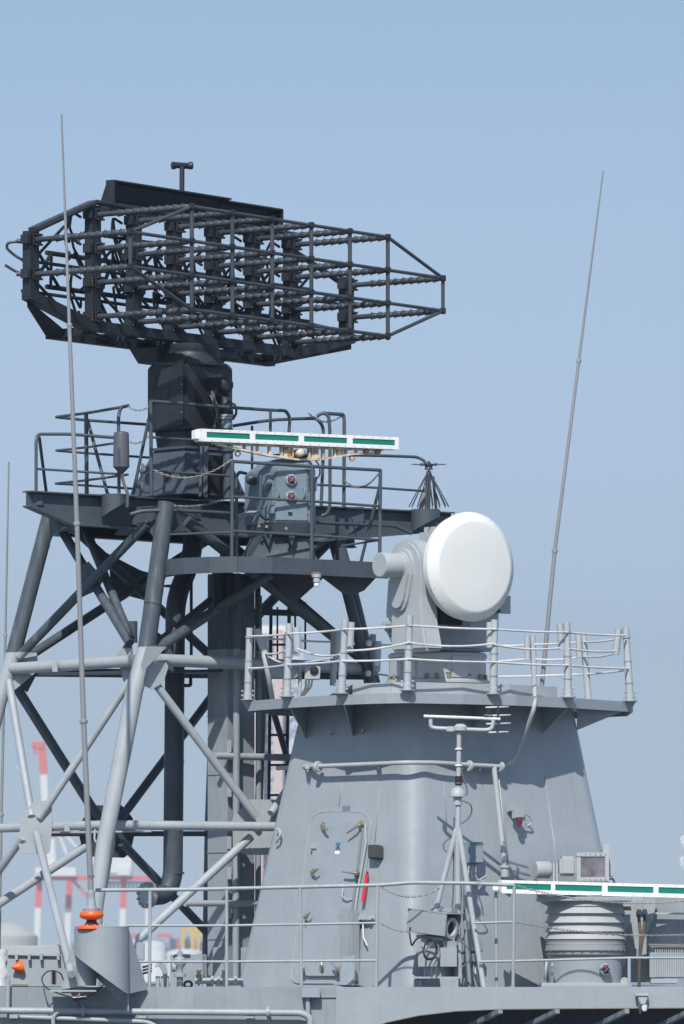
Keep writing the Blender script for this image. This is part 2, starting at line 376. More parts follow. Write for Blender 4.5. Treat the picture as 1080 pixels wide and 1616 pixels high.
# horizontal pipes in front of the bulwark
MB().tube(fillet([P(-120, 1594, DY-.10), P(476, 1599, DY-.10), P(490, 1606, DY-.10), P(490, 1680, DY-.10)], .11, 8), 5.2*S*.97, 14).build('handrail_pipe', M['grey2'], ship)
MB().tube(fillet([P(32, 1605, DY-.09), P(235, 1613, DY-.09), P(262, 1630, DY-.09)], .08), 3.6*S*.97, 12).build('conduit', M['grey2'], ship)
MB().tube(fillet([P(84, 1640, DY-.12), P(84, 1605, DY-.12), P(92, 1596, DY-.12), P(104, 1596, DY-.12)], .07), 3.2*S, 12).build('conduit', M['grey2'], ship)
MB().tube([P(13, 1545, DY-.06), P(12, 1593, DY-.06)], 3.4*S, 12).build('conduit', M['grey2'], ship)
for x, y in ((131, 1596), (423, 1598)):
    MB().lathe([(.062, -.018), (.062, .018)], P(x, y, DY-.10), axis=(1, 0, 0), n=14, smooth=False).build('pipe_flange', M['grey2'], ship, .006)
for x in (22, 225, 395): MB().box(P(x, 1604, DY-.05), (.09, .12, .045)).build('pipe_bracket', M['grey2'], ship)
m = MB()
for x, y0, y1 in ((68, 1556, 1592), (118, 1570, 1592)): m.tube([P(x, y0, DY-.02), P(x+4, (y0+y1)/2, DY-.02), P(x+10, y1, DY-.02)], .007, 6)
m.build('cable', M['cable'], ship)

# ---------------------------------------------------------------- lower guard rail
RY = 68.0
gr = thing('guard_rail', 'light grey three-bar guard rail along the lower deck edge below the door', 'railing', P(400, 1560, RY), 'guard rails')
def posts(par, lst, r, mat, nm='post'):
    for (xt, yt, xb, yb, Y) in lst: MB().tube([P(xt, yt, Y), P(xb, yb, Y)], r*S, 12).build(nm, mat, par)
posts(gr, [(237, 1404, 236, 1560, RY), (358, 1402, 358, 1560, RY), (474, 1400, 476, 1560, RY), (596, 1396, 594, 1560, RY)], 2.7, M['grey2'])
MB().tube(fillet([P(150, 1405, RY), P(300, 1404, RY), P(475, 1400, RY), P(600, 1397, RY), P(650, 1393, RY), P(735, 1394, RY), P(812, 1397, RY)], .1), 3.0*S, 12).build('rail', M['grey2'], gr)
for ya, yb in ((1461, 1457), (1518, 1516)): MB().tube([P(200, ya, RY), P(358, ya, RY), P(593, yb, RY)], 2.0*S, 10).build('rail', M['grey2'], gr)
gr2 = thing('guard_rail', 'guard rail section with diagonal stay between the tripod antenna and bellows pedestal', 'railing', P(800, 1560, RY), 'guard rails')
posts(gr2, [(812, 1397, 810, 1560, RY), (783, 1408, 784, 1560, 68.6)], 2.7, M['grey2'])
for pts in ([P(748, 1457, RY), P(812, 1455, RY)], [P(756, 1518, RY), P(812, 1517, RY), P(995, 1512, RY), P(1100, 1512, RY)]):
    MB().tube(pts, 2.0*S, 10).build('rail', M['grey2'], gr2)
posts(gr2, [(993.5, 1512, 993.5, 1562, RY)], 2.7, M['grey2'])
chain(P(812, 1397, RY), P(1095, 1420, RY), .10, 'guard_chain', 'galvanised chain hanging in front of the lower white radar bar', 'guard chains')
chain(P(812, 1455, RY), P(1095, 1475, RY), .06, 'guard_chain', 'galvanised chain hanging across the middle of the bellows pedestal', 'guard chains')
chain(P(600, 1398, RY), P(694, 1401, RY), .11, 'guard_chain', 'short weathered chain hanging from the top rail beside the tower ridge', 'guard chains')
chain(P(600, 1456, RY), P(652, 1471, RY), .03, 'guard_chain', 'short weathered chain running to the camera housing at mid rail height', 'guard chains')

# ================================================================ DIRECTOR TOWER
def ring(corners, rad, z, n=7):
    pts = []
    k = len(corners)
    for i in range(k):
        a, b_, c = Vector(corners[i-1]), Vector(corners[i]), Vector(corners[(i+1) % k])
        d1, d2 = (a-b_).normalized(), (c-b_).normalized(); r_ = rad[i]
        ang = d1.angle(d2); l = r_/math.tan(ang/2)
        p, q = b_+d1*l, b_+d2*l; ctr = b_+(d1+d2).normalized()*(r_/math.sin(ang/2))
        for j in range(n+1):
            t_ = j/n; v = (p-ctr).lerp(q-ctr, t_)
            a1 = (p-ctr); a2 = (q-ctr); w_ = a1.angle(a2)
            v = a1*(math.sin((1-t_)*w_)/math.sin(w_))+a2*(math.sin(t_*w_)/math.sin(w_))
            pts.append(Vector((ctr.x+v.x, ctr.y+v.y, z)))
    return pts
def XY(px, Y): return Vector(((px-540)*Y/F, Y, 0))
zt_ = P(0, 1098, 69.2).z; zb_ = ZD-.02
Nt, Nb = XY(650, 69.25), XY(650, 68.62)
Lt, Lb = Nt+AX*1.86, Nb+AX*2.92
Rt, Rb = Nt+Vector((1.916, 1.916*math.tan(R(39)), 0)), Nb+Vector((2.58, 2.58*math.tan(R(39)), 0))
Ft, Fb = Lt+Rt-Nt, Lb+Rb-Nb
tw = thing('director_tower', 'big tapered light grey plated tower with rounded corners under the white dish platform', 'tower', (1.2, 70.6, ZD))
rings = []
for i in range(9):
    t_ = i/8; rings.append(ring([Nb.lerp(Nt, t_), Rb.lerp(Rt, t_), Fb.lerp(Ft, t_), Lb.lerp(Lt, t_)], [.19+.10*t_, .24, .3, .16], zb_+(zt_-zb_)*t_))
MB().loft(rings).build('wall', M['grey'], tw)
h_ = Vector((0, 0, zt_-zb_))
nL = (Lb-Nb).cross(Nt+h_-Nb).normalized();  nL = nL if nL.y < 0 else -nL
nR = (Rb-Nb).cross(Nt+h_-Nb).normalized();  nR = nR if nR.y < 0 else -nR
pL = Vector((Nb.x, Nb.y, zb_)); pR = pL
def LF(px, py, off=0): return planept(px, py, pL, nL, off)
def RF(px, py, off=0): return planept(px, py, pR, nR, off)
# platform
def YR(px):                                 # distance of the rim along its curve
    tab = [(392, 70.9), (456, 69.98), (542, 69.1), (595, 68.74), (644, 68.6), (732, 68.9), (815, 69.3), (898, 69.95), (998, 71.15)]
    for i in range(len(tab)-1):
        if px <= tab[i+1][0]:
            t_ = (px-tab[i][0])/(tab[i+1][0]-tab[i][0]); return tab[i][1]*(1-t_)+tab[i+1][1]*t_
    return tab[-1][1]
ztop, zbot = P(0, 1093.5, 68.6).z, P(0, 1110, 68.6).z
front = [392, 456, 542, 575, 610, 644, 690, 732, 815, 898, 998]
rim = [XY(x, YR(x)) for x in front]
back = [XY(990, 72.4), XY(905, 73.2), XY(740, 73.6), XY(560, 73.2), XY(440, 72.2)]
top = [Vector((p.x, p.y, ztop-.02)) for p in rim+back]
pf = thing('director_platform', 'grey railed platform on top of the big tapered tower carrying the white dish', 'platform', (1.1, 71, ztop))
MB().prism(top, (0, 0, -.02)).build('platform_deck', M['deckgrey'], pf)
m = MB()
loop = rim+back+[rim[0]]
for i in range(len(loop)-1):
    a, b_ = loop[i], loop[i+1]; a = Vector((a.x, a.y, (ztop+zbot)/2)); b_ = Vector((b_.x, b_.y, (ztop+zbot)/2)); m.beam(a, b_, .02, ztop-zbot)
m.build('rim_plate', M['grey'], pf, .002)
cen = XY(700, 71.0)
m = MB()
sc = [cen+(p-cen)*.90 for p in rim[2:-1]]
sc = [sc[0]+AX*.0]+sc
for i in range(len(sc)-1):
    a = Vector((sc[i].x, sc[i].y, ztop+.05)); b_ = Vector((sc[i+1].x, sc[i+1].y, ztop+.05)); m.beam(a, b_, .03, .15) if (b_-a).length > 0 else None
m.prism([Vector((p.x, p.y, ztop+.115)) for p in sc[1:]+[XY(880, 72.6), XY(520, 72.3)]], (0, 0, .012))
m.build('coaming', M['dirgrey'], pf)
# triangular knees under the platform
m = MB()
def knee(px, fpt, drop=.42, th=.012):
    o_ = XY(px, YR(px)); o_ = Vector((o_.x, o_.y, zbot+.035)); i_ = Vector((fpt.x, fpt.y, zbot+.035)); d = (i_-o_); nn = d.cross(UP).normalized()*th
    MB().prism([o_+d.normalized()*.03, i_+d*.1, i_+d*.1-UP*drop, o_+d.normalized()*.03-UP*.04], nn).build('knee_bracket', M['grey'], pf)
Nt2 = Nb.lerp(Nt, .96)
knee(456, Lt+(Nt-Lt)*.1, .45); knee(542, Lt+(Nt-Lt)*.50, .42); knee(898, Rt+(Nt-Rt)*.25, .36); knee(779, Nt+(Rt-Nt)*.35, .32); knee(985, Rt, .25)
# stanchions, folded stanchion sleeves and ropes
sr = thing('rope_rail', 'pale grey stanchions strung with white rope round the dish platform', 'railing', (1.1, 71, ztop))
fp = [(394, 991, 391, 1105), (457, 984, 453, 1100), (545, 977, 539, 1095), (647, 971, 643, 1090), (781, 978, 779, 1096), (895, 982, 897, 1101), (988, 991, 995, 1107)]
for xt, yt, xb, yb in fp:
    Y = YR((xt+xb)/2)-.04; a, b_ = P(xt, yt, Y), P(xb, yb, Y); d = (b_-a)
    st = MB().tube([a, a+d*.45, a+d*.455, a+d*.9, a+d*.905, b_], [.038, .038, .042, .042, .048, .048], 14).build('stanchion', M['post'], sr, 0)
    for t_ in (.13, .45, .75): MB().lathe([(.048, -.008), (.048, .008)], a.lerp(b_, t_), axis=d, n=14, smooth=False).build('collar', M['grey2'], st)
    m = MB(); m.lathe([(.085, 0), (.085, .012)], b_, n=14, smooth=False)
    for s_ in (-1, 1):
        for dz in (.05, .10): m.lathe([(.012, 0), (.012, .022)], b_+Vector((s_*.048, -.01, dz)), axis=(s_, 0, 0), n=6, smooth=False)
    m.prism([b_+Vector((-.07, .0, 0)), b_+Vector((.07, 0, 0)), b_+Vector((0, .03, -.11))], (0, .02, 0))
    m.build('stanchion_foot', M['grey2'], st)
for xt, yt, xb, yb, Y, r_ in [(527, 997, 526, 1082, 72.2, 5.5), (534, 995, 531, 1045, 72.0, 6), (589, 1001, 586, 1079, 72.8, 5.5), (841, 1003, 844, 1083, 72.7, 5), (921, 998, 929, 1104, 72.3, 5.5), (405, 993, 418, 1030, 71.2, 6.5), (555, 982, 552, 1030, 69.4, 5.5), (468, 990, 470, 1030, 70.3, 6.5), (596, 1012, 594, 1060, 72.7, 7),
                               (773, 982, 773, 1022, 69.1, 5), (884, 985, 887, 1026, 69.9, 5.5), (832, 1005, 833, 1042, 72.6, 5), (913, 1000, 915, 1038, 72.2, 5), (977, 993, 972, 1033, 71.1, 6)]:
    MB().tube([P(xt, yt, Y), P(xb, yb, Y)], r_*S, 12).build('stanchion', M['post'], sr)
MB().tube([P(417, 1030, 71.1), P(430, 1104, 71.3)], .03, 8).build('stay', M['post'], sr)
def rope(pts, r=.0115):
    out = []
    for i in range(len(pts)-1):
        (x0_, y0_, Y0_), (x1_, y1_, Y1_), = pts[i][:3], pts[i+1][:3]; sg = pts[i][3] if len(pts[i]) > 3 else 1.5
        for k in range(8):
            t_ = k/8; out.append(P(x0_+(x1_-x0_)*t_, y0_+(y1_-y0_)*t_+4*sg*t_*(1-t_), Y0_+(Y1_-Y0_)*t_))
    out.append(P(*pts[-1][:3])); MB().tube(out, r, 8).build('rope', M['rope'], sr)
def ry(x): return YR(x)-.09
tops = [(394, 1004), (457, 1000), (545, 993), (647, 987), (781, 993), (895, 998), (988, 1003)]
rope([(x, y, ry(x), 1.2) for x, y in tops]); rope([(x, y, ry(x), 1.2) for x, y in [(393, 1055), (455, 1049), (541, 1043), (645, 1040), (780, 1045), (896, 1050), (992, 1055)]])
rope([(470, 1024, 70.2, 6), (537, 1033, ry(540), 0)]); rope([(548, 1027, ry(548), 3), (645, 1014, ry(645), 5), (778, 1016, ry(778), 0), (783, 1018, ry(783), 4), (884, 1023, ry(890), 0)])
rope([(898, 1024, ry(898), 2), (972, 1028, ry(980), 0)]); rope([(418, 1031, 71.1, 3), (450, 1027, 70.4, 0)]); rope([(420, 1032, 71.1, 4), (455, 1047, 70.2, 2), (525, 1038, 71.5, 0)])
rope([(412, 1006, 71.3, 1), (450, 1009, 72, 1), (526, 1013, 72.2, 1)]); rope([(590, 1017, 72.7, 1), (640, 1017, 72.7, 0)]); rope([(785, 1019, 72.7, 1), (840, 1017, 72.7, 1), (921, 1013, 72.3, 2), (975, 1008, 71.3, 0)])
rope([(785, 1068, 72.7, 0), (843, 1067, 72.7, 0), (926, 1064, 72.3, 1), (992, 1057, 71.3, 0)]); rope([(843, 1040, 72.7, 3), (920, 1036, 72.3, 3), (972, 1031, 71.2, 0)]); rope([(785, 1044, 72.7, 0), (835, 1040, 72.7, 0)])
rope([(589, 1063, 72.8, 0), (612, 1066, 72.8, 0)])
for x, y in ((582, 1015), (581, 1063), (594, 1047)): m = MB(); m.lathe([(.001, -.04), (.03, -.03), (.04, 0), (.03, .03), (.001, .04)], P(x, y, 72.6), n=10).build('rope_coil', M['rope'], sr)
# small instrument box at the left of the platform
ib = thing('instrument_box', 'small grey signal lamp box with hanging cables on the left side of the dish platform', 'lamp box', P(493, 1095, 71.6))
MB().prism([P(481, 1056, 71.6), P(486, 1050, 71.6), P(506, 1052, 71.6), P(505, 1072, 71.6), P(481, 1073, 71.6)], (0, .14, 0)).build('housing', M['dirgrey'], ib, .008)
MB().lathe([(.045, 0), (.05, -.02), (.03, -.03)], P(496, 1058, 71.6), axis=(0, 1, 0), n=14).build('socket', M['void'], ib)
MB().tube([P(474, 1053, 71.65), P(473, 1100, 71.65)], .022, 10).build('post', M['dirgrey'], ib)
MB().lathe([(.05, 0), (.05, .05), (.03, .06)], P(464, 1064, 71.6), axis=(0, -1, 0), n=14).build('valve', M['grey2'], ib)
for i in range(3): T(fillet([P(483+i*5, 1073, 71.6), P(483+i*4, 1085, 71.6), P(475+i*2, 1098, 71.6)], .05), .011, 8, 'cable', M['cable'], ib)
MB().box(P(441, 1062, 71.7), (.2, .1, .12)).build('relay_box', M['grey2'], ib, .008)
MB().beam(P(418, 1058, 71.75), P(505, 1055, 71.75), .03, .04).build('crossbar', M['grey2'], ib)
# ---------------------------------------------------------------- tower fittings (left face)
def lplate(name, pts, off, th, mat, par, bevel=0, FN=None, nn=None):
    FN = FN or LF; nn = nn or nL
    return MB().prism([FN(x, y, off+th) for x, y in pts], -nn*th).build(name, mat, par, bevel)
def rounded(c, rads, n=5):
    out = []
    k = len(c)
    for i in range(k):
        a, b_, d = Vector(c[i-1]+(0,)), Vector(c[i]+(0,)), Vector(c[(i+1) % k]+(0,))
        p, q = b_+(a-b_).normalized()*rads[i], b_+(d-b_).normalized()*rads[i]
        for j in range(n+1):
            t_ = j/n; v = p*(1-t_)**2+b_*2*t_*(1-t_)+q*t_*t_; out.append((v.x, v.y))
    return out
door = thing('watertight_door', 'grey watertight door with brass-pivoted latch handles on the tapered tower', 'door', LF(515, 1541))
fr = rounded([(491, 1281), (589, 1281), (556, 1552), (458, 1552)], [26, 30, 16, 16])
lplate('door_frame', fr, 0, .012, M['grey'], door, .003)
for q_ in (fr,):
    MB().tube([LF(x, y, .013) for x, y in fr+[fr[0]]], .0045, 6).build('frame_bead', M['dirgrey'], door)
pn = rounded([(497, 1295), (572, 1294), (541, 1541), (476, 1541)], [20, 20, 12, 12])
lplate('door_panel', pn, .013, .04, M['grey'], door, .006)
m = MB(); path = [LF(x, y, .045) for x, y in [(577, 1300), (578, 1330), (566, 1400), (556, 1470), (550, 1500)]]
m.tube(path, .011, 8); m.build('gasket_strip', M['dirgrey'], door)
def latch(x, y, dx, dy, up=True):
    c = LF(x, y, .055); h_ = MB()
    h_.lathe([(.025, 0), (.03, .03), (.015, .06)], c-nL*.03, axis=nL, n=10); h_.tube([LF(x-1, y+7, .06), LF(x+1, y-6, .06)], .014, 8)
    o_ = h_.build('latch_pivot', M['brass'], door)
    MB().tube([LF(x, y, .10), LF(x+dx*.35, y+dy*.3, .13), LF(x+dx, y+dy, .13)], [.017, .014, .010], 8).build('latch_handle', M['steel'], o_)
for a in ((510, 1304, 7, 6), (569, 1301, -21, 14), (494, 1377, 9, -6), (563, 1378, -22, -2), (483, 1448, 7, -9), (479, 1532, -1, -14), (508, 1526, 0, -11), (534, 1532, -11, -13)): latch(*a)
MB().box(LF(496, 1337, .05), (.10, .05, .05), Matrix((AX, nL, UP)).transposed()).build('hinge', M['dirgrey'], door, .006)
lplate('notice_plate', [(530, 1329), (538, 1329), (537, 1343), (529, 1343)], .053, .003, paint('blue_grey_sticker', (.15, .24, .32), .5, .1), door)
m = MB()
for (a, b_) in (((531.5, 1330.5), (536, 1341.5)), ((536.5, 1330.5), (531, 1341.5))): m.tube([LF(*a, .058), LF(*b_, .058)], .004, 6)
m.build('cross_mark', M['black'], door)
lplate('notice_plate', [(529, 1343), (536, 1343), (535.5, 1348), (528.5, 1348)], .053, .003, M['white'], door)
m = MB(); m.tube([LF(542, 1400, .06), LF(540, 1415, .09), LF(548, 1420, .08), LF(556, 1420, .06)], .008, 6)
m.build('hook', M['dirgrey'], door)
o = lplate('label_plate', [(541, 1272), (553, 1272), (552.5, 1279.5), (540.5, 1279.5)], 0, .004, paint('plate_grey', (.16, .2, .22)), tw)
# red bar on the tower
rb = MB().tube([LF(579.5, 1379, .06), LF(573, 1424, .06)], .020, 10).build('red_bar', M['red']); tag(rb, 'short bright red bar clipped upright beside the door', 'bar')
MB().tube([LF(580, 1376, .05), LF(580.3, 1380, .05)], .012, 8).build('end_cap', M['black'], rb)
# black louvred fixture
vb = MB().box(LF(593, 1345, .06), (.155, .11, .15), Matrix((AX, nL, UP)).transposed()).build('vent_box', paint('blackened_metal', (.06, .062, .065), .6, .35, rust=.1), None, .012)
tag(vb, 'small blackened box fitting on the tower wall right of the door top', 'box')
# telephone box and pipe locker by the door
lk = thing('pipe_locker', 'tall narrow grey open locker standing beside the door foot on the tower', 'locker', LF(556, 1545))
MB().box(LF(552, 1493, .10)+Vector((0, 0, 0)), (.19, .16, .80), Matrix((AX, nL, UP)).transposed()).build('casing', M['grey'], lk, .02)
MB().box(LF(553, 1555, .11), (.32, .2, .02), Matrix((AX, nL, UP)).transposed()).build('foot_plate', M['grey2'], lk)
MB().box(LF(553, 1446, .11), (.22, .19, .02), Matrix((AX, nL, UP)).transposed()).build('top_plate', M['grey2'], lk)
MB().prism([LF(544, 1510, .2), LF(562, 1508, .2), LF(560, 1556, .2), LF(540, 1556, .2)], nL*.03).build('pocket', M['grey2'], lk, .006)
cp = thing('wall_bracket', 'small grey bracket with hanging hook right of the narrow locker', 'bracket', LF(577, 1450))
MB().box(LF(578, 1448, .05), (.12, .08, .08), Matrix((AX, nL, UP)).transposed()).build('casing', M['dirgrey'], cp, .01)
for dx in (-8, 9): MB().lathe([(.028, -.02), (.028, .03)], LF(578+dx, 1449, .06), axis=nL, n=10).build('knob', M['dirgrey'], cp)
MB().tube([LF(573, 1458, .05), LF(574, 1480, .06), LF(580, 1493, .05)], .009, 6).build('lanyard', M['canvas'], cp)
# pipe run round the tower
pr = thing('conduit_run', 'thin grey conduit crossing both tower faces below the platform', 'pipe', LF(560, 1207))
corner = [LF(600, 1205.5, .13), LF(640, 1203.5, .13)]
pts = [P(438, 1212.5, 71.2), LF(500, 1209.5, .13)]+corner+[RF(690, 1203.8, .13), RF(734, 1207, .13), RF(793, 1210, .13)]
pts = fillet(pts+[RF(812, 1200, .13), P(845, 1115, 69.45), P(844, 1083, 69.7)], .14, 6)
MB().tube(pts, 3.6*S, 12).build('pipe', M['dirgrey'], pr)
MB().tube([RF(780, 1210, .13), RF(797, 1366, .13)], 4.4*S, 12).build('pipe', M['dirgrey'], pr)
MB().tube([RF(786, 1215, .04), RF(802, 1360, .04)], 1.3*S, 8).build('pipe', M['dirgrey'], pr)
MB().lathe([(.045, 0), (.045, .10), (.06, .10), (.06, .13)], RF(797, 1384, .13), n=14).build('pipe_foot', M['dirgrey'], pr)
for fn, x, y, nn_ in ((LF, 502, 1210, nL), (RF, 741, 1209, nR), (RF, 790, 1210, nR)):
    d = Vector((BX if fn is RF else AX)); MB().lathe([(.055, -.022), (.062, -.01), (.062, .01), (.055, .022)], fn(x, y, .13), axis=d, n=14).build('coupling', M['dirgrey'], pr)
for fn, x, y, nn_ in ((LF, 485, 1210.5, nL), (LF, 597, 1205, nL), (RF, 757, 1208, nR), (RF, 729, 1206, nR), (RF, 795, 1350, nR)):
    m = MB(); m.beam(fn(x, y+1, 0), fn(x, y+1, .13), .05, .03); m.tube([fn(x, y, .1), fn(x+1, y+8, .12)], .010, 6); m.build('pipe_clip', M['dirgrey'], pr)
for (a, b_, n_) in ((Lt+(Nt-Lt)*.4, 480, 1), ):
    pass
tag(MB().tube([LF(519, 1158, .02), LF(523, 1153, .06)], .012, 8).build('lifting_lug', M['dirgrey']), 'tiny pale lug in the shadow under the platform, left of its pair', 'lug')
tag(MB().tube([LF(570, 1156, .02), LF(574, 1150, .06)], .012, 8).build('lifting_lug', M['dirgrey']), 'tiny pale lug in the shadow under the platform, right of its pair', 'lug')
# red warning lamp on the right face
rl = thing('warning_lamp', 'small red lamp on a bracket high on the right face of the tower', 'lamp', RF(817, 1285))
MR = Matrix((BX, nR, UP)).transposed()
MB().box(RF(814, 1278, .05), (.20, .08, .05), MR).build('bracket', M['dirgrey'], rl, .006)
MB().box(RF(818, 1286, .13), (.10, .12, .09), MR).build('housing', M['dirgrey'], rl, .01)
MB().lathe([(.034, 0), (.036, -.05), (.02, -.085), (.002, -.09)], RF(820, 1292, .15), n=14).build('lens', M['redglass'], rl)
T(fillet([RF(828, 1283, .1), RF(838, 1290, .1), RF(841, 1300, .08), RF(830, 1304, .05)], .06), .01, 8, 'cable', M['dirgrey'], rl)
# junction box behind the tripod
jb = thing('junction_box', 'weathered grey junction box on the tower wall behind the tripod antenna', 'junction box', RF(744, 1364))
MB().box(RF(745, 1347, .08), (.20, .14, .23), MR).build('casing', M['housing'], jb, .008)
MB().box(RF(753, 1347, .10), (.10, .12, .22), MR).build('cover', M['grey2'], jb, .006)
for i in range(3): T(fillet([RF(741+i*5, 1365, .08), RF(738+i*6, 1388, .12), RF(750+i*10, 1394, .1), RF(768-i*4, 1382+i*6, .06)], .08), .011, 8, 'cable', M['dirgrey'], jb)
jb2 = thing('junction_box', 'grey junction box low on the tower wall behind the camera housing', 'junction box', RF(750, 1530))
MB().box(RF(744, 1494, .16), (.24, .16, .13), MR).build('casing', M['grey2'], jb2, .01)
MB().box(RF(744, 1513, .16), (.22, .14, .1), MR).build('casing', M['grey'], jb2, .01)
for i in range(4): T(fillet([RF(735+i*6, 1520, .16), RF(738+i*4, 1540, .2), RF(734+i*9, 1558, .16)], .08), .017, 8, 'cable', M['dirgrey'], jb2)

# ================================================================ FIRE CONTROL DIRECTOR
dn = Vector((.60, -.80, 0)); da = Vector((.80, .60, 0))               # dish normal, elevation axis
DC = P(743, 894.5, 69.35)
fd = thing('fire_control_director', 'large round white radar dish on a pale grey yoke above the tower platform', 'radar', P(692, 1077, 70.3))
MB().lathe([(.30, -.22), (.58, -.10), (.598, -.015), (.600, 0), (.594, .010), (.515, .070), (.497, .080), (.480, .083), (.2, .088), (.002, .09)], DC, axis=dn, n=72).build('radome', M['radome'], fd)
m = MB()
xx = dn.cross(UP).normalized()
for k in range(40):
    a = 2*math.pi*k/40; m.lathe([(.0055, 0), (.005, .004)], DC+(xx*math.cos(a)+UP*math.sin(a))*.578+dn*.018, axis=dn, n=6, smooth=False)
m.build('rivet_ring', M['black'], fd)
# housing behind the dish
Mh = Matrix((da, -dn, UP)).transposed()
hc = DC-dn*.45
MB().box(hc+UP*.06+da*.10, (.62, .50, .80), Mh).build('back_housing', M['dirgrey'], fd, .06)
m = MB()
for r_ in range(3):
    for c_ in range(3): m.box(hc+UP*.461+da*(-.14+c_*.14)-dn*(.2-r_*.12), (.09, .02, .006), Mh)
m.build('vent_slot', M['black'], fd)
for grp in ((((.60, -.28), (.60, -.48)), ((.60, -.48), (.20, -.48))), (((-.30, -.26), (-.30, -.48)), ((-.30, -.48), (-.10, -.48)))):
    fr_ = MB()
    for a, b_ in grp: fr_.beam(DC-dn*.28+da*a[0]+UP*a[1], DC-dn*.28+da*b_[0]+UP*b_[1], .34, .03, up=dn)
    fr_.build('equipment_frame', M['dirgrey'], fd)
MB().box(DC-dn*.34+da*.28-UP*.34, (.60, .26, .26), Mh).build('equipment_bay', M['void'], fd)  # gap behind the dish: its shade put into near-black boxes
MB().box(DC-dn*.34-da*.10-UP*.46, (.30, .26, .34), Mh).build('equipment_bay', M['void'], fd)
# yoke arm, in the plane perpendicular to the elevation axis; seen from its left
AC = P(637, 893, 69.45)                     # trunnion centre on the arm
def arm(u, v, w_=0): return AC+dn*u+UP*v+da*w_
prof = []
for k in range(15):
    a = math.pi*k/14; prof.append((.30*math.cos(a), .02+.27*math.sin(a)))
prof += [(-.31, -.20), (-.34, -.50), (-.33, -.58), (-.24, -.60), (-.24, -.94), (.42, -.94), (.34, -.66), (.30, -.35)]
MB().prism([arm(u, v, .0) for u, v in prof], da*.24).build('yoke_arm', M['dirgrey'], fd, .03)
prof2 = []
for k in range(13):
    a = math.pi*k/12; prof2.append((.19*math.cos(a), .19*math.sin(a)))
prof2 += [(-.19, -.34)]+[(-.04-.15*math.cos(math.pi*k/8), -.34-.16*math.sin(math.pi*k/8)) for k in range(1, 8)]+[(.13, -.32), (.19, -.1)]
MB().prism([arm(u, v, -.07) for u, v in prof2], da*.14).build('gear_cover', M['dirgrey'], fd, .035)
MB().lathe([(.131, -.22), (.135, -.215), (.135, .03), (.145, .03), (.145, .05)], arm(0, 0, -.11), axis=da, n=40, smooth=False).build('trunnion_drum', M['dirgrey'], fd, .004)
MB().tube([arm(0, 0, .2), arm(0, 0, .9)], .12, 20).build('elevation_axle', M['dirgrey'], fd)
BC = P(690, 1030, 70.25)
far = BC+da*.50+UP*0
MB().box(Vector((BC.x, BC.y, P(0, 1002, 70.2).z))+da*.10+dn*.0, (.98, .62, .36), Mh).build('yoke_base', M['dirgrey'], fd, .03)
sw = MB().prism([P(607, 995, 70.6), P(612, 975, 70.6), P(622, 975, 70.6), P(622, 1000, 70.6)], (0, .1, 0)); sw.box(P(612, 983, 70.5), (.14, .12, .03)); sw.tube([P(611, 992, 70.6), P(622, 1016, 70.6)], .02, 8)
sw.build('side_bracket', M['grey2'], fd)
rr = 77.5*.00703
bz0 = P(0, 1077, 69.75).z; bz1 = P(0, 1028, 69.75).z
bctr = Vector((P(691, 0, 70.3).x, 70.3, 0)); 
o_ = Vector((bctr.x, bctr.y, bz0)); H = bz1-bz0
bs = MB().lathe([(rr*1.06, 0), (rr*1.06, .035), (rr*1.03, .045), (rr*.985, .05), (rr*.985, H-.05), (rr*1.01, H-.045), (rr*1.01, H-.02), (rr*.97, H), (rr*.6, H+.005)], o_, n=64, smooth=False).build('turntable', M['dirgrey'], fd, .004)
for k, a in enumerate([-165, -150, -128, -104, -92, -78, -52, -32, -18]):
    an = R(a); p = o_+Vector((math.cos(an), math.sin(an), 0))*rr*1.02
    MB().lathe([(.022, 0), (.019, .055)], p+UP*.045, n=10, smooth=False).build('rubber_mount', M['mount'], bs)
for a, w2, h2 in ((-150, .22, .2), (-120, .06, .22), (-62, .24, .24), (-74, .14, .14)):
    an = R(a); nn_ = Vector((math.cos(an), math.sin(an), 0)); MB().box(o_+nn_*(rr*.985)+UP*(H*.52), (w2, .03, h2), Matrix((UP.cross(nn_), nn_, UP)).transposed()).build('access_panel', M['dirgrey'], bs, .004)

# ================================================================ WHIP ANTENNAS
def whip(pts, rpx, label, joints):
    pp = [P(*p) for p in pts]; wh = thing('whip_antenna', label, 'antenna', pp[-1], 'whip antennas')
    path, rs = [], []
    for i in range(len(pp)-1):
        path += [pp[i], pp[i].lerp(pp[i+1], .995)]; rs += [rpx[i][0]*S, rpx[i][1]*S]
    MB().tube(path+[pp[-1]], rs+[rpx[-1][1]*S], 14).build('rod', M['whip'], wh)
    for i in range(1, len(pp)-1):
        d = pp[i+1]-pp[i]; r_ = rpx[i][0]*S
        MB().lathe([(r_*1.1, -.015), (r_*1.5, -.012), (r_*1.5, .012), (r_*1.1, .03)], pp[i], axis=d, n=14).build('joint_collar', M['grey2'], wh)
    return wh
YW = 67.45
wl = whip([(97, 180, YW), (109.5, 512, YW), (121.5, 826, YW), (132, 1138, YW), (143.5, 1408, YW)], [(1.3, 2.6), (3.0, 3.8), (3.8, 4.1), (4.2, 4.6)], 'tall light grey whip antenna on an orange insulator at the left', 0)
bse = P(144.5, 1437, YW)
MB().tube([P(143.6, 1405, YW), P(144, 1420, YW), P(144.3, 1436, YW)], [.034, .045, .06], 16).build('base_tube', M['grey2'], wl)
for y, r_ in ((1383, .037), (1410, .046), (1415, .046)): MB().lathe([(r_, -.015), (r_, .015)], P(143.6, y, YW), n=14).build('clamp', M['grey2'] if y > 1400 else M['mount'], wl)
MB().lathe([(.090, 0), (.095, .02), (.06, .025)], bse-UP*.005, n=20, smooth=False).build('flange', M['grey2'], wl)
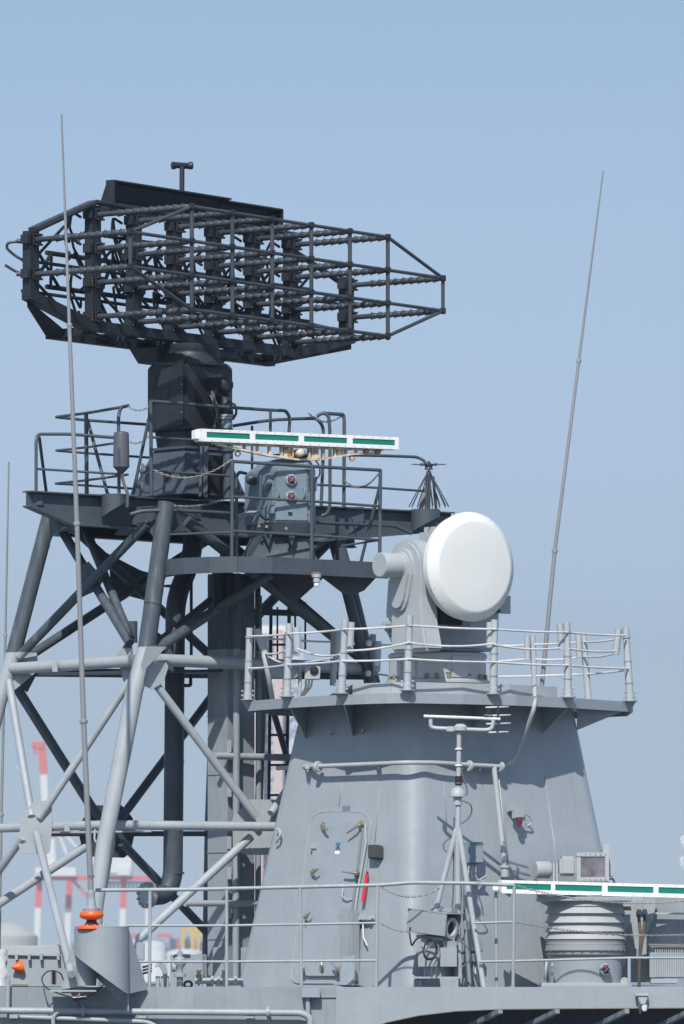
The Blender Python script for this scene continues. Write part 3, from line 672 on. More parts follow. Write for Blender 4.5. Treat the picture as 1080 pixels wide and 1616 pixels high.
MB().lathe([(.07, -.002), (.11, -.01), (.128, -.035), (.128, -.06), (.11, -.085), (.06, -.10)], bse, n=28).build('insulator_cap', M['orange'], wl)
MB().lathe([(.055, -.10), (.06, -.13), (.085, -.16), (.10, -.17)], bse, n=24).build('insulator', M['brown'], wl)
MB().lathe([(.10, -.155), (.150, -.17), (.155, -.195), (.135, -.215)], bse, n=28).build('insulator_base', M['orange'], wl)
m = MB()
for k in range(10):
    a = 2*math.pi*k/10; m.lathe([(.010, 0), (.010, .02)], bse+Vector((math.cos(a)*.128, math.sin(a)*.128, -.172)), n=6, smooth=False); m.lathe([(.008, 0), (.008, .012)], bse+Vector((math.cos(a)*.08, math.sin(a)*.08, .018)), n=6, smooth=False)
m.build('bolt_ring', M['steel'], wl)
whip([(952.3, 270, 72.9), (914, 569, 72.9), (876, 869, 72.9), (853, 1108, 72.9)], [(1.2, 2.3), (2.6, 3.1), (3.3, 4)], 'tall leaning whip antenna standing behind the dish platform at the right', 0)
whip([(14, 729, 73.5), (8.5, 1002, 73.5), (2, 1285, 73.5), (-3, 1560, 73.5)], [(1.3, 2.1), (2.2, 2.6), (2.8, 3)], 'thin distant whip antenna at the extreme left edge', 0)
# scooped bracket under the left whip
sb = thing('antenna_bracket', 'grey scooped sheet-metal bracket carrying the orange antenna insulator', 'bracket', P(165, 1565, DY))
cx, ty = P(160, 0, 67.55).x, P(0, 1464, 67.5).z
def shell(cx, cy, r, zt_, zl, zr, mat, par, th=.012, a0=180, a1=360, n=22, name='shell', extra=None):
    m = MB(); A, B, Cc, D = [], [], [], []
    for k in range(n+1):
        a = R(a0+(a1-a0)*k/n); c_, s_ = math.cos(a), math.sin(a)
        z = zl+(zr-zl)*(.5+.5*c_)
        for L_, r_, zz in ((A, r, zt_), (B, r, z), (Cc, r-th, zt_), (D, r-th, z)): L_.append(Vector((cx+c_*r_, cy+s_*r_, zz)))
    N_ = n+1; vs = A+B+Cc+D; fs = []
    for k in range(n):
        fs += [(k, k+1, N_+k+1, N_+k), (2*N_+k, 3*N_+k, 3*N_+k+1, 2*N_+k+1), (k, 2*N_+k, 2*N_+k+1, k+1), (N_+k, N_+k+1, 3*N_+k+1, 3*N_+k)]
    m.add(vs, fs, True); m.add([A[0], B[0], D[0], Cc[0]], [(0, 1, 2, 3)]); m.add([A[-1], B[-1], D[-1], Cc[-1]], [(0, 3, 2, 1)])
    return m.build(name, mat, par)
shell(cx, 67.6, 43*S*.965, ty, P(0, 1507, 67.5).z, P(0, 1570, 67.5).z, M['grey'], sb)
shell(cx, 67.6, 43*S*.965, ty, P(0, 1510, 67.9).z, P(0, 1596, 67.9).z, M['grey'], sb, a0=178, a1=2)
m = MB().prism([Vector((cx-.29, DY+.02, ty)), Vector((cx-.29, 67.6, ty))]+[Vector((cx+math.cos(R(a))*.292, 67.6+math.sin(R(a))*.292, ty)) for a in range(190, 360, 10)]+[Vector((cx+.29, 67.6, ty)), Vector((cx+.29, DY+.02, ty))], (0, 0, .012)); m.build('top_plate', M['grey'], sb)
MB().prism([Vector((cx+.285, 67.6, ty+.006)), P(233, 1562, 67.88), P(197, 1570, 67.6)], (0, .012, 0)).build('side_plate', M['grey'], sb)
MB().prism([P(96, 1562, 67.88), P(110, 1500, 67.85), P(128, 1500, 67.85), P(143, 1555, 67.85)], (0, .03, 0)).build('stiffener', M['grey2'], sb)
MB().lathe([(.10, 0), (.13, .36)], P(137, 1556, 67.75), n=20).build('cable_gland', M['grey2'], sb)
MB().box(P(116, 1564, 67.7), (.5, .3, .018)).build('shelf', M['grey2'], sb)
# coil insulators
for x, y, ax_, lab in ((85, 1543, UP, 'brown ribbed ceramic insulator on the ledge beside the grey locker'), (126, 1575, Vector((1, 0, .1)), 'brown ribbed ceramic insulator lying below the scooped bracket shelf')):
    pf_ = []
    for k in range(8): pf_ += [(.016, k*.019), (.030, k*.019+.004), (.030, k*.019+.011), (.016, k*.019+.015)]
    tag(MB().lathe(pf_, P(x, y, 67.6)-Vector(ax_)*.075, axis=ax_, n=14).build('insulator', M['brown']), lab, 'insulator', 'ribbed insulators')
lw = MB()
lw.tube(fillet([P(85, 1532, 67.6), P(74, 1533, 67.6), P(64, 1545, 67.6), P(72, 1560, 67.6), P(100, 1571, 67.6), P(118, 1575, 67.6)], .06), .007, 6); lw.tube(fillet([P(86, 1532, 67.6), P(96, 1536, 67.6), P(100, 1547, 67.7)], .05), .007, 6); lw.tube(fillet([P(135, 1574, 67.6), P(150, 1568, 67.6), P(163, 1555, 67.7)], .05), .007, 6)
tag(lw.build('aerial_wire', M['black']), 'thin black wire looping between the two brown ribbed insulators', 'wire')
# equipment locker with an orange horn
el = thing('equipment_locker', 'grey equipment locker with clipped lid and orange cone at bottom left', 'locker', P(56, 1556, 68.6))
MB().box(P(60, 1532, 68.79), (.64, .5, .36)).build('body', M['grey2'], el, .01)
MB().prism([P(11, 1509, 68.5), P(15, 1494, 68.5), P(92, 1491, 68.5), P(96, 1511, 68.5)], (0, .6, 0)).build('lid', M['dirgrey'], el, .012)
for x in (26, 46, 65, 92): MB().box(P(x, 1510, 68.48), (.03, .05, .07)).build('lid_clip', M['grey2'], el)
MB().lathe([(.001, .11), (.012, .10), (.038, .05), (.072, .01), (.072, -.01), (.03, -.02)], P(31, 1526.5, 68.5), axis=(-.8, -.6, .0), n=24).build('horn_cone', M['orange'], el)
MB().beam(P(18, 1555, 68.5), P(44, 1555, 68.5), .05, .02).build('foot', M['mount'], el)
cv = MB(); c_ = P(-4, 1556, 69.3); rg = []
for i in range(12): rg.append([c_+Vector((math.cos(a)*(.13+.02*math.sin(3*a+i*.9)+.012*math.sin(7*a-i*1.7)), math.sin(a)*.13, i*.036)) for a in [k*math.pi/12 for k in range(24)]])
cv.loft(rg)
tag(cv.build('canvas_bundle', M['canvas']), 'white canvas wrapped bundle at the extreme bottom left', 'bundle')
for fn, pts in ((LF, [(541, 1232), (535, 1272)]), (LF, [(500, 1150), (440, 1400)][0:0] or [(600, 1230), (592, 1330)]), (RF, [(860, 1225), (905, 1540)]), (RF, [(700, 1225), (705, 1300)])):
    MB().tube([fn(*pts[0], .002), fn(*pts[1], .002)], .0045, 6).build('weld_seam', M['grey'], tw)
# ================================================================ LATTICE MAST
ms = thing('lattice_mast', 'tubular lattice mast painted dark grey above and light grey below', 'mast', P(200, 1560, 72))
def tb(name, a, b, rpx, mat='mast', n=16, par=None):
    Y = (a[2]+b[2])/2; return MB().tube([P(*a), P(*b)], rpx*Y/F, n).build(name, M[mat], par or ms)
# legs
Fp = [(263, 793, 70.95), (232, 1020, 70.8), (212, 1090, 70.72), (195, 1180, 70.6), (165, 1330, 70.45), (150, 1440, 70.35), (146, 1570, 70.3)]
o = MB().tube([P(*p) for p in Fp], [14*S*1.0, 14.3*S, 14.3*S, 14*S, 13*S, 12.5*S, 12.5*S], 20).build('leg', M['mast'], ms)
MB().tube([P(x, y, Y-.01) for x, y, Y in [(214, 1100, 70.75), (190, 1180, 70.7), (176, 1260, 70.62), (174, 1330, 70.55), (163, 1400, 70.5)]], [.04, .05, .055, .055, .05], 12).build('conduit', M['mast'], ms)
MB().lathe([(.103, -.01), (.103, .01)], P(241.3, 952, 70.84), axis=P(232, 1020, 70.8)-P(263, 793, 70.95), n=20, smooth=False).build('weld_band', M['mast'], o)
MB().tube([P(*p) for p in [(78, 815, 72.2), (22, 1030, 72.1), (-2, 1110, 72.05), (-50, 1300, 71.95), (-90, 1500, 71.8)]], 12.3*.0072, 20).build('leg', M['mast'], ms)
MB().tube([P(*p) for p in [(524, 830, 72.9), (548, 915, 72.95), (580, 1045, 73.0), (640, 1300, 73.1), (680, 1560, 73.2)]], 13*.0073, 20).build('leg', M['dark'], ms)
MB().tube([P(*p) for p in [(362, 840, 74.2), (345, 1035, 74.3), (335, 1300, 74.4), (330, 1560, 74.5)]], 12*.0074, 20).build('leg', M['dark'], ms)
MB().tube([P(*p) for p in [(545, 925, 72.7), (592, 1100, 72.75)]], 8*.0073, 14).build('conduit', M['dark'], ms)
# upper braces
Fn, Ln, Rn, Bn = (225, 1032, 70.8), (35, 1040, 72.1), (582, 1050, 73.0), (345, 1035, 74.2)
tb('brace', (97, 836, 72.2), (205, 1015, 70.95), 7.5); tb('brace', (232, 826, 71.0), (30, 1036, 72.05), 7.6)
tb('brace', (127, 815, 72.3), (206, 1008, 71.05), 7.2)
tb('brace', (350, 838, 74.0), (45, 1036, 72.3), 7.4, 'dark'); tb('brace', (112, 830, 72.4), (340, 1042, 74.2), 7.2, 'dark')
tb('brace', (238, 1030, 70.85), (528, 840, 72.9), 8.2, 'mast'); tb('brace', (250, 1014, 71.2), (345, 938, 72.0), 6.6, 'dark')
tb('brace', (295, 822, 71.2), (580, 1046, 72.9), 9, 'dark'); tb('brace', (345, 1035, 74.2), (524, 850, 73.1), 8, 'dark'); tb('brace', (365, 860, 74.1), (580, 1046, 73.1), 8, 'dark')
# level B
tb('horizontal_tube', (10, 1056, 72.1), (212, 1043, 70.85), 9.5); tb('horizontal_tube', (240, 1041, 70.85), (585, 1056, 72.9), 9.8)
tb('horizontal_tube', (30, 1061, 72.3), (345, 1064, 74.2), 7, 'deepgrey'); tb('horizontal_tube', (345, 1064, 74.2), (585, 1066, 73.1), 7, 'deepgrey')
MB().prism([P(60, 1062, 72.2), P(215, 1058, 71.1), P(360, 1056, 72.0), P(360, 1059, 73.8), P(100, 1064, 73.8)], (0, 0, -.03)).build('catwalk', M['deepgrey'], ms)
# gussets
def plate(name, pts, Y, mat='mast', th=.02, slope=0):
    x0_ = pts[0][0]; v = [P(x, y, Y+slope*(x-x0_)*S) for x, y in pts]
    return MB().prism(v, (0, th, 0)).build(name, M[mat], ms, .002)
plate('gusset_plate', [(258, 1018), (264, 1020), (226, 1060), (222, 1050), (232, 1018)], 70.72, slope=.9)
plate('gusset_plate', [(208, 1012), (200, 1013), (184, 1033), (188, 1050), (196, 1080), (215, 1090)], 71.0, slope=-.9)
plate('gusset_plate', [(262, 1045), (266, 1052), (258, 1078), (240, 1088), (222, 1080), (232, 1045)], 70.85, slope=.5)
plate('gusset_plate', [(3, 1060), (58, 1060), (32, 1082), (22, 1090), (2, 1095)], 72.05); plate('gusset_plate', [(25, 1014), (58, 1030), (60, 1048), (25, 1052)], 72.15)
plate('gusset_plate', [(130, 892), (140, 886), (164, 914), (158, 925), (146, 935), (130, 942), (126, 912)], 71.7, slope=-.9)
plate('gusset_plate', [(148, 862), (222, 900), (262, 912), (238, 952), (224, 946), (176, 934), (172, 890)], 73.3, 'deepgrey', slope=.9)
plate('gusset_plate', [(200, 980), (217, 980), (217, 1015), (200, 1012)], 71.4, 'dark'); plate('gusset_plate', [(238, 990), (252, 1000), (282, 1018), (282, 1040), (238, 1040)], 73.5, 'deepgrey')
plate('gusset_plate', [(33, 1086), (43, 1093), (57, 1066), (20, 1066)], 72.4, 'deepgrey')
plate('gusset_plate', [(54, 1264), (81, 1264), (83, 1290), (79, 1345), (70, 1349), (33, 1347), (28, 1330), (33, 1300), (30, 1292)], 71.1)
plate('gusset_plate', [(153, 1271), (192, 1271), (209, 1290), (214, 1310), (206, 1345), (196, 1354), (144, 1352), (128, 1333), (124, 1315), (131, 1292)], 73.1, 'deepgrey', slope=.6)
plate('gusset_plate', [(367, 1292), (393, 1262), (456, 1262), (441, 1350), (385, 1349), (368, 1340)], 71.5, slope=.3)
plate('gusset_plate', [(500, 905), (600, 905), (575, 932), (560, 938), (543, 938)], 71.6, 'dark')
# lower braces
tb('brace', (205, 1075, 70.8), (62, 1291, 71.1), 6.3); tb('brace', (14, 1075, 72.0), (50, 1289, 71.1), 6.2)
tb('brace', (58, 1317, 71.05), (113, 1538, 67.72), 6.3); tb('brace', (36, 1322, 71.1), (-60, 1455, 71.9), 6.4)
tb('brace', (28, 1088, 72.2), (156, 1292, 73.1), 8, 'dark'); tb('brace', (345, 1085, 74.2), (192, 1290, 73.2), 7, 'dark')
tb('brace', (192, 1330, 73.1), (335, 1480, 74.2), 7, 'dark'); tb('brace', (134, 1337, 73.05), (-60, 1465, 72.0), 7)
tb('brace', (240, 1072, 70.85), (405, 1290, 71.45), 6.6); tb('brace', (428, 1284, 71.5), (500, 1175, 72.2), 6.2); tb('brace', (396, 1321, 71.4), (200, 1500, 70.6), 7)
tb('brace', (413, 1060, 73.4), (462, 1225, 73.6), 5, 'dark')
# level C
tb('horizontal_tube', (-60, 1309, 71.95), (170, 1302, 70.7), 7.2); tb('horizontal_tube', (175, 1302, 70.75), (450, 1305, 71.4), 7.4)
tb('horizontal_tube', (40, 1316, 72.4), (345, 1316, 74.3), 4.2, 'deepgrey')
tb('horizontal_tube', (339, 1193, 71.7), (500, 1197, 72.6), 5.6); tb('horizontal_tube', (292, 1426, 71.4), (450, 1426, 72.2), 5)
MB().beam(P(60, 1314, 71.6), P(240, 1312, 71.2), .05, .02).build('step_plate', M['mast'], ms)
m = MB(); m.box(P(106, 1306, 71.0), (.06, .06, .09)); m.box(P(87, 1052, 71.5), (.06, .06, .12)); m.build('tube_lug', M['mast'], ms)
MB().prism([P(21, 1215, 71.4), P(26, 1208, 71.4), P(33, 1212, 71.4), P(33, 1219, 71.4), P(26, 1214, 71.4)], (0, .03, 0)).build('cleat', M['mast'], ms)
T(fillet([P(150, 1310, 70.7), P(149, 1325, 70.6), P(152, 1330, 70.55), P(158, 1331, 70.5)], .03), .012, 8, 'hook', M['mast'], ms)
# upper platform: front girder, side girder, deck, wings
zU = P(273, 783, 71.0).z
def U(px, Y, dz=0): return Vector(((px-540)*Y/F, Y, zU+dz))
YF = lambda px: 70.42+(px-60)*(73.46-70.42)/593
FE = [U(42, 70.33), U(110, YF(110)), U(273, YF(273)), U(500, YF(500)), U(712, YF(712))]
bk = AX*2.25
MB().prism([U(44, 70.40, -.01)]+[p-UP*.01 for p in FE[1:]]+[U(705, 74.3, -.01), U(560, 75.2, -.01), U(330, 74.6, -.01), U(92, 73.0, -.01)], (0, 0, -.02)).build('platform_deck', M['dark'], ms)
def girder(a, b, h0, h1, nm='girder', fl=.16):
    d = (b-a).normalized(); y = UP.cross(d)
    m = MB(); m.prism([a, b, b-UP*h1, a-UP*h0], y*.015)
    for (p, q) in ((a, b), (a-UP*h0, b-UP*h1)): m.beam(p, q, fl, .016)
    return m.build(nm, M['dark'], ms)
girder(FE[0]+UP*.004, FE[1], .16, .34); girder(FE[1], FE[2], .34, .36); girder(FE[2], FE[3], .36, .40); girder(FE[3], FE[4]+AX*.0, .40, .20)
girder(U(92, 72.95, -.012), U(330, 74.55, -.012), .3, .3); girder(U(330, 74.55, -.012), U(560, 75.1, -.012), .3, .3); girder(U(116, 70.85, -.012), U(94, 72.9, -.012), .33, .3); girder(FE[3]+AX*.02-UP*.012, U(470, 74.8, -.012), .33, .3)
girder(U(330, 71.9, -.02), U(300, 74.2, -.02), .25, .25); girder(U(210, 71.2, -.02), U(190, 73.5, -.02), .25, .25)
# wedge underside of the left wing and its rounded cap
MB().loft([[U(48, 70.38, -.16), U(100, 70.72, -.36), U(112, 70.9, -.36), U(60, 70.75, -.20)], [U(46, 70.36, -.03), U(112, 70.72, -.03), U(112, 70.95, -.03), U(58, 70.8, -.03)]], smooth=False).build('wing_box', M['dark'], ms, .006)
MB().lathe([(.085, -.15), (.10, -.14), (.10, -.02), (.085, -.005)], U(57, 70.5), n=20).build('wing_tip', M['dark'], ms)
# haunches round the leg heads
def arch(p0, p1, p2, Y0, Y1, nm='haunch'):
    pts = [];
    for k in range(9):
        t_ = k/8; x = p0[0]*(1-t_)**2+2*p1[0]*t_*(1-t_)+p2[0]*t_*t_; y = p0[1]*(1-t_)**2+2*p1[1]*t_*(1-t_)+p2[1]*t_*t_
        pts.append((x, y))
    v = [P(x, y, Y0+(Y1-Y0)*k/8) for k, (x, y) in enumerate(pts)]; v += [P(p2[0], 800, Y1), P(p0[0], 800, Y0)]
    MB().prism(v, (0, .03, 0)).build(nm, M['dark'], ms)
arch((78, 866), (80, 832), (116, 829), 72.1, 71.8); arch((195, 826), (228, 826), (243, 848), 71.2, 70.98); arch((268, 848), (278, 822), (318, 822), 71.0, 71.4); arch((486, 850), (500, 842), (530, 842), 72.6, 72.8); arch((543, 848), (562, 835), (575, 822), 72.9, 73.0)
girder(P(84, 806, 72.1), P(244, 800, 70.98), .17, .17, fl=.08)
T(fillet([P(204, 812, 70.85), P(225, 806, 70.85), P(270, 805, 70.9), P(365, 810, 71.4)], .1), .022, 10, 'conduit', M['dark'], ms)
T(fillet([P(480, 822, 71.9), P(520, 826, 72.2), P(625, 830, 73.1), P(650, 842, 73.2)], .1), .02, 10, 'conduit', M['deepgrey'], ms)
# scooped sockets at the platform edge
for x, Y, r_ in ((181, 70.9, .15), (672, 73.35, .17)):
    p = U(x, Y); shell(p.x, Y, r_, zU+.01, zU-.25, zU-.07, M['dark'], ms, name='socket')
    MB().lathe([(r_, 0), (r_, .012)], p, n=20, smooth=False).build('socket_top', M['dark'], ms)
# rails
rl_ = thing('guard_rail', 'dark grey guard rails round the upper mast platform', 'railing', U(273, 71), 'guard rails')
def rail(pts, rpx=2.6, rad=.09, par=None, mat='dark', nm='rail'): return MB().tube(fillet([P(*p) for p in pts], rad), rpx*.0071, 10).build(nm, M[mat], par or rl_)
rail([(57, 776, 70.6), (57, 694, 70.6), (60, 685, 70.65), (110, 685, 70.75), (187, 691, 70.9)]); rail([(62, 690, 70.7), (73, 777, 71.4)]); rail([(60, 740, 70.65), (187, 748, 70.9)], 2)
rail([(188, 780, 70.9), (187, 655, 70.9), (191, 643, 71.0), (202, 640, 71.3)], 2.8, .1)
rail([(200, 641, 71.3), (136, 652, 72.1), (87, 658, 72.9), (136, 663, 73.1), (235, 670, 73.4)], 2.4, .05)
rail([(190, 698, 71.3), (136, 706, 72.1), (87, 711, 72.9), (136, 715, 73.1), (235, 722, 73.4)], 2, .05); rail([(202, 749, 71.3), (136, 758, 72.1), (86, 763, 72.9), (136, 766, 73.1), (235, 773, 73.4)], 2, .05)
rail([(136, 652, 72.1), (137, 779, 72.1)], 3.4); rail([(138, 662, 72.1), (170, 780, 71.8)], 2.8)
rail([(238, 632, 71.0), (239, 782, 71.0)], 3); rail([(235, 660, 71.0), (210, 780, 71.1)], 2.6)
rail([(238, 633, 71.0), (365, 643, 71.6), (425, 647, 72.0), (452, 648, 72.2), (458, 660, 72.2), (456, 684, 72.2)], 2.7, .12); rail([(240, 690, 71.0), (330, 696, 71.5)], 2); rail([(240, 743, 71.0), (365, 751, 71.6)], 2)
rail([(368, 672, 73.9), (425, 663, 73.7), (462, 661, 73.5), (500, 660, 73.2), (510, 672, 73.2), (511, 700, 73.2), (507, 800, 73.2)], 2.8, .14)
rail([(427, 648, 72.0), (427, 684, 72.0)], 2.4); rail([(398, 672, 73.8), (398, 800, 73.8)], 2.2)
rail([(500, 657, 72.3), (510, 651, 72.3), (519, 656, 72.3), (521, 680, 72.3), (521, 798, 72.3), (517, 811, 72.3), (508, 814, 72.3)], 2.8, .12)
rail([(510, 652, 72.4), (542, 654, 72.7), (543.5, 662, 72.7), (543, 800, 72.7)], 3, .02)
rail([(543, 718, 72.7), (600, 719, 73.1), (658, 721, 73.5), (671, 727, 73.5), (674, 740, 73.5)], 2.5, .15); rail([(501, 765, 72.4), (600, 770, 73.0), (670, 775, 73.5)], 2)
# chains on the mast
for a, b_, s_, lab in (((202, 641, 71.2), (237, 640, 71.0), .05, 'short chain between the left cylinder antenna bend and front rail post'), ((202, 696, 71.2), (235, 688, 71.0), .05, 'short chain at mid rail height beside the dark cylinder antenna'),
                       ((240, 741, 71.0), (365, 726, 70.9), .14, 'chain hanging in front of the conical radar pedestal foot'), ((268, 797, 70.9), (365, 784, 70.9), .05, 'chain hanging along the platform edge over the front mast leg'),
                       ((543, 757, 72.7), (598, 747, 70.9), .12, 'chain sagging right of the red-lamp radar housing'), ((487, 652, 73.2), (538, 657, 72.7), .08, 'dark chain between the two tall bent rail posts')):
    chain(P(*a), P(*b_), s_, 'guard_chain', lab, 'guard chains', 'chain')
# radar platform (lower, at the front right)
rp = thing('radar_platform', 'dark grey curved-edge platform holding the upper white radar scanner', 'platform', P(440, 890, 71))
zP = P(253, 884, 71).z
def Q(px, Y, dz=0): return Vector(((px-540)*Y/F, Y, zP+dz))
edge = [(250, 70.97), (290, 70.6), (330, 70.4), (375, 70.33), (430, 70.45), (490, 70.75), (550, 71.1), (605, 71.45), (680, 71.9)]
m = MB()
for i in range(len(edge)-1): m.beam(Q(*edge[i], -.09), Q(*edge[i+1], -.09), .014, .18)
m.build('rim_plate', M['dark'], rp)
MB().prism([Q(x, Y, -.015) for x, Y in edge]+[Q(660, 73.2, -.015), Q(470, 72.9, -.015), Q(300, 72.6, -.015)], (0, 0, -.015)).build('platform_deck', M['dark'], rp)
MB().prism([Q(250, 70.96, -.18), Q(290, 70.62, -.18), Q(262, 70.86, -.20), Q(250, 70.97, -.25)], (0, .02, 0)).build('rim_haunch', M['dark'], rp)
MB().prism([P(419, 895, 71.9), P(530, 895, 71.9), P(470, 948, 71.9), P(455, 948, 71.9)], (0, .03, 0)).build('web_plate', M['deepgrey'], rp)
MB().prism([P(335, 900, 71.5), P(352, 900, 72.0), P(352, 945, 72.0), P(335, 960, 71.5)], (.02, 0, 0)).build('web_plate', M['deepgrey'], rp)
MB().tube([P(335, 965, 71.6), P(430, 905, 71.2)], .05, 12).build('strut', M['dark'], rp)
r2 = thing('guard_rail', 'dark grey guard rail in front of the red-lamp radar housing', 'railing', P(480, 880, 70.6), 'guard rails')
for xt, yt, xb, yb, Y in ((367, 728, 366, 880, 70.4), (492.5, 737, 492, 883, 70.8), (600.5, 742, 599.5, 890, 71.4)): rail([(xt, yt, Y), (xb, yb, Y)], 3, par=r2, nm='post')
rail([(367, 728, 70.4), (492, 736, 70.8), (601, 742, 71.4)], 2.8, 0.001, r2); rail([(368, 784, 70.4), (492, 791, 70.8), (600, 799, 71.4)], 2.2, .001, r2); rail([(368, 838, 70.4), (492, 845, 70.8), (600, 852, 71.4)], 2.2, .001, r2)
rail([(490, 745, 70.8), (489, 790, 70.9), (473, 883, 71.3)], 2.6, .05, r2); rail([(600, 765, 71.4), (569, 890, 71.6)], 2.6, .05, r2)
rail([(257, 844, 70.95), (366, 840, 70.45)], 2, .05, r2); rail([(374, 882, 70.7), (373, 752, 70.7), (378, 745, 70.7), (388, 747, 70.9)], 2.6, .05, r2); rail([(412, 750, 70.55), (410, 810, 70.55), (416, 818, 70.6), (424, 819, 70.7)], 2.6, .05, r2)
rail([(538, 862, 71.2), (600, 852, 71.4)], 1.8, .05, r2)
# floodlight under the platform rim
fl = thing('floodlight', 'small white bulb lamp with rusty bracket hanging on the curved platform rim', 'lamp', P(500, 925, 70.7))
MB().box(P(499, 907, 70.74), (.11, .1, .06)).build('bracket', paint('rusty_bracket', (.14, .10, .08), .7, .3, rust=.9), fl, .008)
MB().lathe([(.040, 0), (.040, .05), (.05, .055), (.05, .09)], P(500, 919, 70.7), n=16, smooth=False).build('holder', M['post'], fl)
MB().lathe([(.002, -.05), (.025, -.042), (.034, -.02), (.03, 0)], P(500, 920, 70.7), n=16).build('bulb', M['bulb'], fl)
# trunk, pipe and ladder
tk = thing('cable_trunk', 'tall square grey trunk with pipes rising inside the mast', 'trunk', P(362, 1560, 72))
Nk = XY(359, 71.9); z0k, z1k = ZD, P(0, 905, 72).z
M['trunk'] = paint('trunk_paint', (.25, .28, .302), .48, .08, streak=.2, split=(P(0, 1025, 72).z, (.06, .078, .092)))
la, lb_ = AX*.34, BX*.42
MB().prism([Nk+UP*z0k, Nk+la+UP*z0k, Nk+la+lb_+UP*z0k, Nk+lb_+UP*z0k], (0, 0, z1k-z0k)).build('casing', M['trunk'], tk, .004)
for px, Y, r_, yt in ((372, 71.85, 5.6, 905), (407, 72.3, 4.8, 940)): MB().tube([P(px+2, yt, Y), P(px, 1560, Y)], r_*.0072, 14).build('pipe', M['trunk'], tk)
for y in (1178, 1248, 1330, 1378, 1440): MB().box(P(362, y, 71.84), (.05, .06, .14)).build('pipe_bracket', M['trunk'], tk)
m = MB()
for y in (1130, 1222, 1345, 1482): m.beam(Nk+UP*P(0, y, 72).z-Vector((0, .006, 0)), Nk+la+UP*P(0, y, 72).z-Vector((0, .006, 0)), .012, .012)
m.build('seam', M['trunk'], tk)
MB().prism([P(326, 1545, 71.7), P(285, 1508, 71.7), P(313, 1508, 71.7)][0:1]+[P(273, 1508, 71.6), P(326, 1506, 71.6), P(326, 1562, 71.6), P(272, 1562, 71.6)][0:4], (0, .3, 0)).build('base_box', M['deckgrey'], tk, .01)
MB().box(P(375, 1530, 72.2), (.55, .5, .50)).build('base_box', M['trunk'], tk, .01)
ex = thing('exhaust_pipe', 'thick dark vertical pipe turning to a bolted flange at its foot', 'pipe', P(275, 1400, 72.3))
MB().tube(fillet([P(306, 790, 72.6), P(304, 880, 72.6), P(277, 945, 72.3), P(273, 1385, 72.3), P(262, 1412, 72.25), P(236, 1414, 72.0)], .22, 8), 15.6*.00723, 24).build('pipe', M['deepgrey'], ex)
for y in (925, 1203, 1378): MB().lathe([(.1165, -.012), (.1165, .012)], P(275, y, 72.3), n=24, smooth=False).build('weld_band', M['deepgrey'], ex)
fo = MB().lathe([(.12, -.09), (.145, -.07), (.15, 0), (.15, .02)], P(230, 1413, 71.95), axis=(-.75, -.5, 0), n=26, smooth=False).build('flange', M['grey2'], ex, .006)
m = MB()
for k in range(12):
    ax_ = Vector((-.75, -.5, 0)).normalized(); x_ = ax_.orthogonal().normalized(); y_ = ax_.cross(x_); a = 2*math.pi*k/12
    m.lathe([(.014, 0), (.014, .025)], P(230, 1413, 71.95)+(x_*math.cos(a)+y_*math.sin(a))*.125+ax_*.02, axis=ax_, n=6, smooth=False)
m.build('bolt_ring', M['steel'], fo)
T([P(302, 905, 72.4), P(302, 1040, 72.4)], .018, 8, 'conduit', M['dark'], ex); T(fillet([P(301, 1064, 72.4), P(301, 1082, 72.4), P(288, 1082, 72.4)], .02), .02, 8, 'conduit', M['dark'], ex)
ld = thing('ladder', 'black vertical ladder behind the tower against the pink building', 'ladder', P(440, 1290, 73.6))
MB().tube([P(428, 955, 73.6), P(424, 1290, 73.6)], .02, 10).build('side_rail', M['deepgrey'], ld); MB().tube([P(457, 955, 73.6), P(452, 1290, 73.6)], .02, 10).build('side_rail', M['deepgrey'], ld)
for i in range(7): MB().tube([P(426.5, 970+i*47.5, 73.6), P(455.5, 970+i*47.5, 73.6)], .014, 8).build('rung', M['deepgrey'], ld)
for px, y0, y1, w_ in ((407, 900, 1105, 9), (438, 958, 1045, 3), (466, 945, 1020, 3.4), (482, 950, 1025, 3.2), (455, 940, 1035, 3)):
    MB().beam(P(px, y0, 73.2), P(px, y1, 73.2), w_*.0073, w_*.0073, up=Vector((0, 1, 0))).build('upright', M['deepgrey'], ms)
MB().beam(P(375, 965, 73.2), P(480, 968, 73.2), .07, .07).build('crossbeam', M['deepgrey'], ms)
MB().beam(P(416, 1050, 72.6), P(408, 1290, 72.6), .09, .09, up=Vector((0, 1, 0))).build('upright', M['deckgrey'], ms)
# things on the platform
cy = thing('cylinder_antenna', 'dark grey upright cylinder antenna on a bent pole above the left platform', 'antenna', U(188, 70.9))
MB().lathe([(.025, -.07), (.085, -.005), (.092, 0), (.086, .36), (.080, .385), (.055, .395), (.03, .40)], P(191.5, 737, 70.7), n=28).build('casing', paint('cylinder_antenna_paint', (.085, .09, .105), .5, .08), cy)
T(fillet([P(192, 742, 70.7), P(194, 760, 70.7), P(202, 778, 70.7), P(201, 800, 70.75)], .08), .018, 8, 'cable', M['cable'], cy)
sl = thing('signal_lamp', 'small whitish lamp body on the platform beside the conical pedestal', 'lamp', P(222, 745, 71.2))
MB().box(P(223, 738, 71.2), (.09, .09, .09)).build('body', M['white'], sl, .015); T([P(222, 742, 71.2), P(225, 775, 71.2)], .012, 8, 'post', M['grey2'], sl)
da_ = thing('discone_antenna', 'spiky umbrella-shaped wire antenna on the right end of the upper platform', 'antenna', U(675, 73.3))
c0 = P(677, 741, 73.4)
MB().lathe([(.05, 0), (.04, .03), (.055, .05), (.03, .07), (.01, .10)], c0, n=14).build('hub', M['deepgrey'], da_)
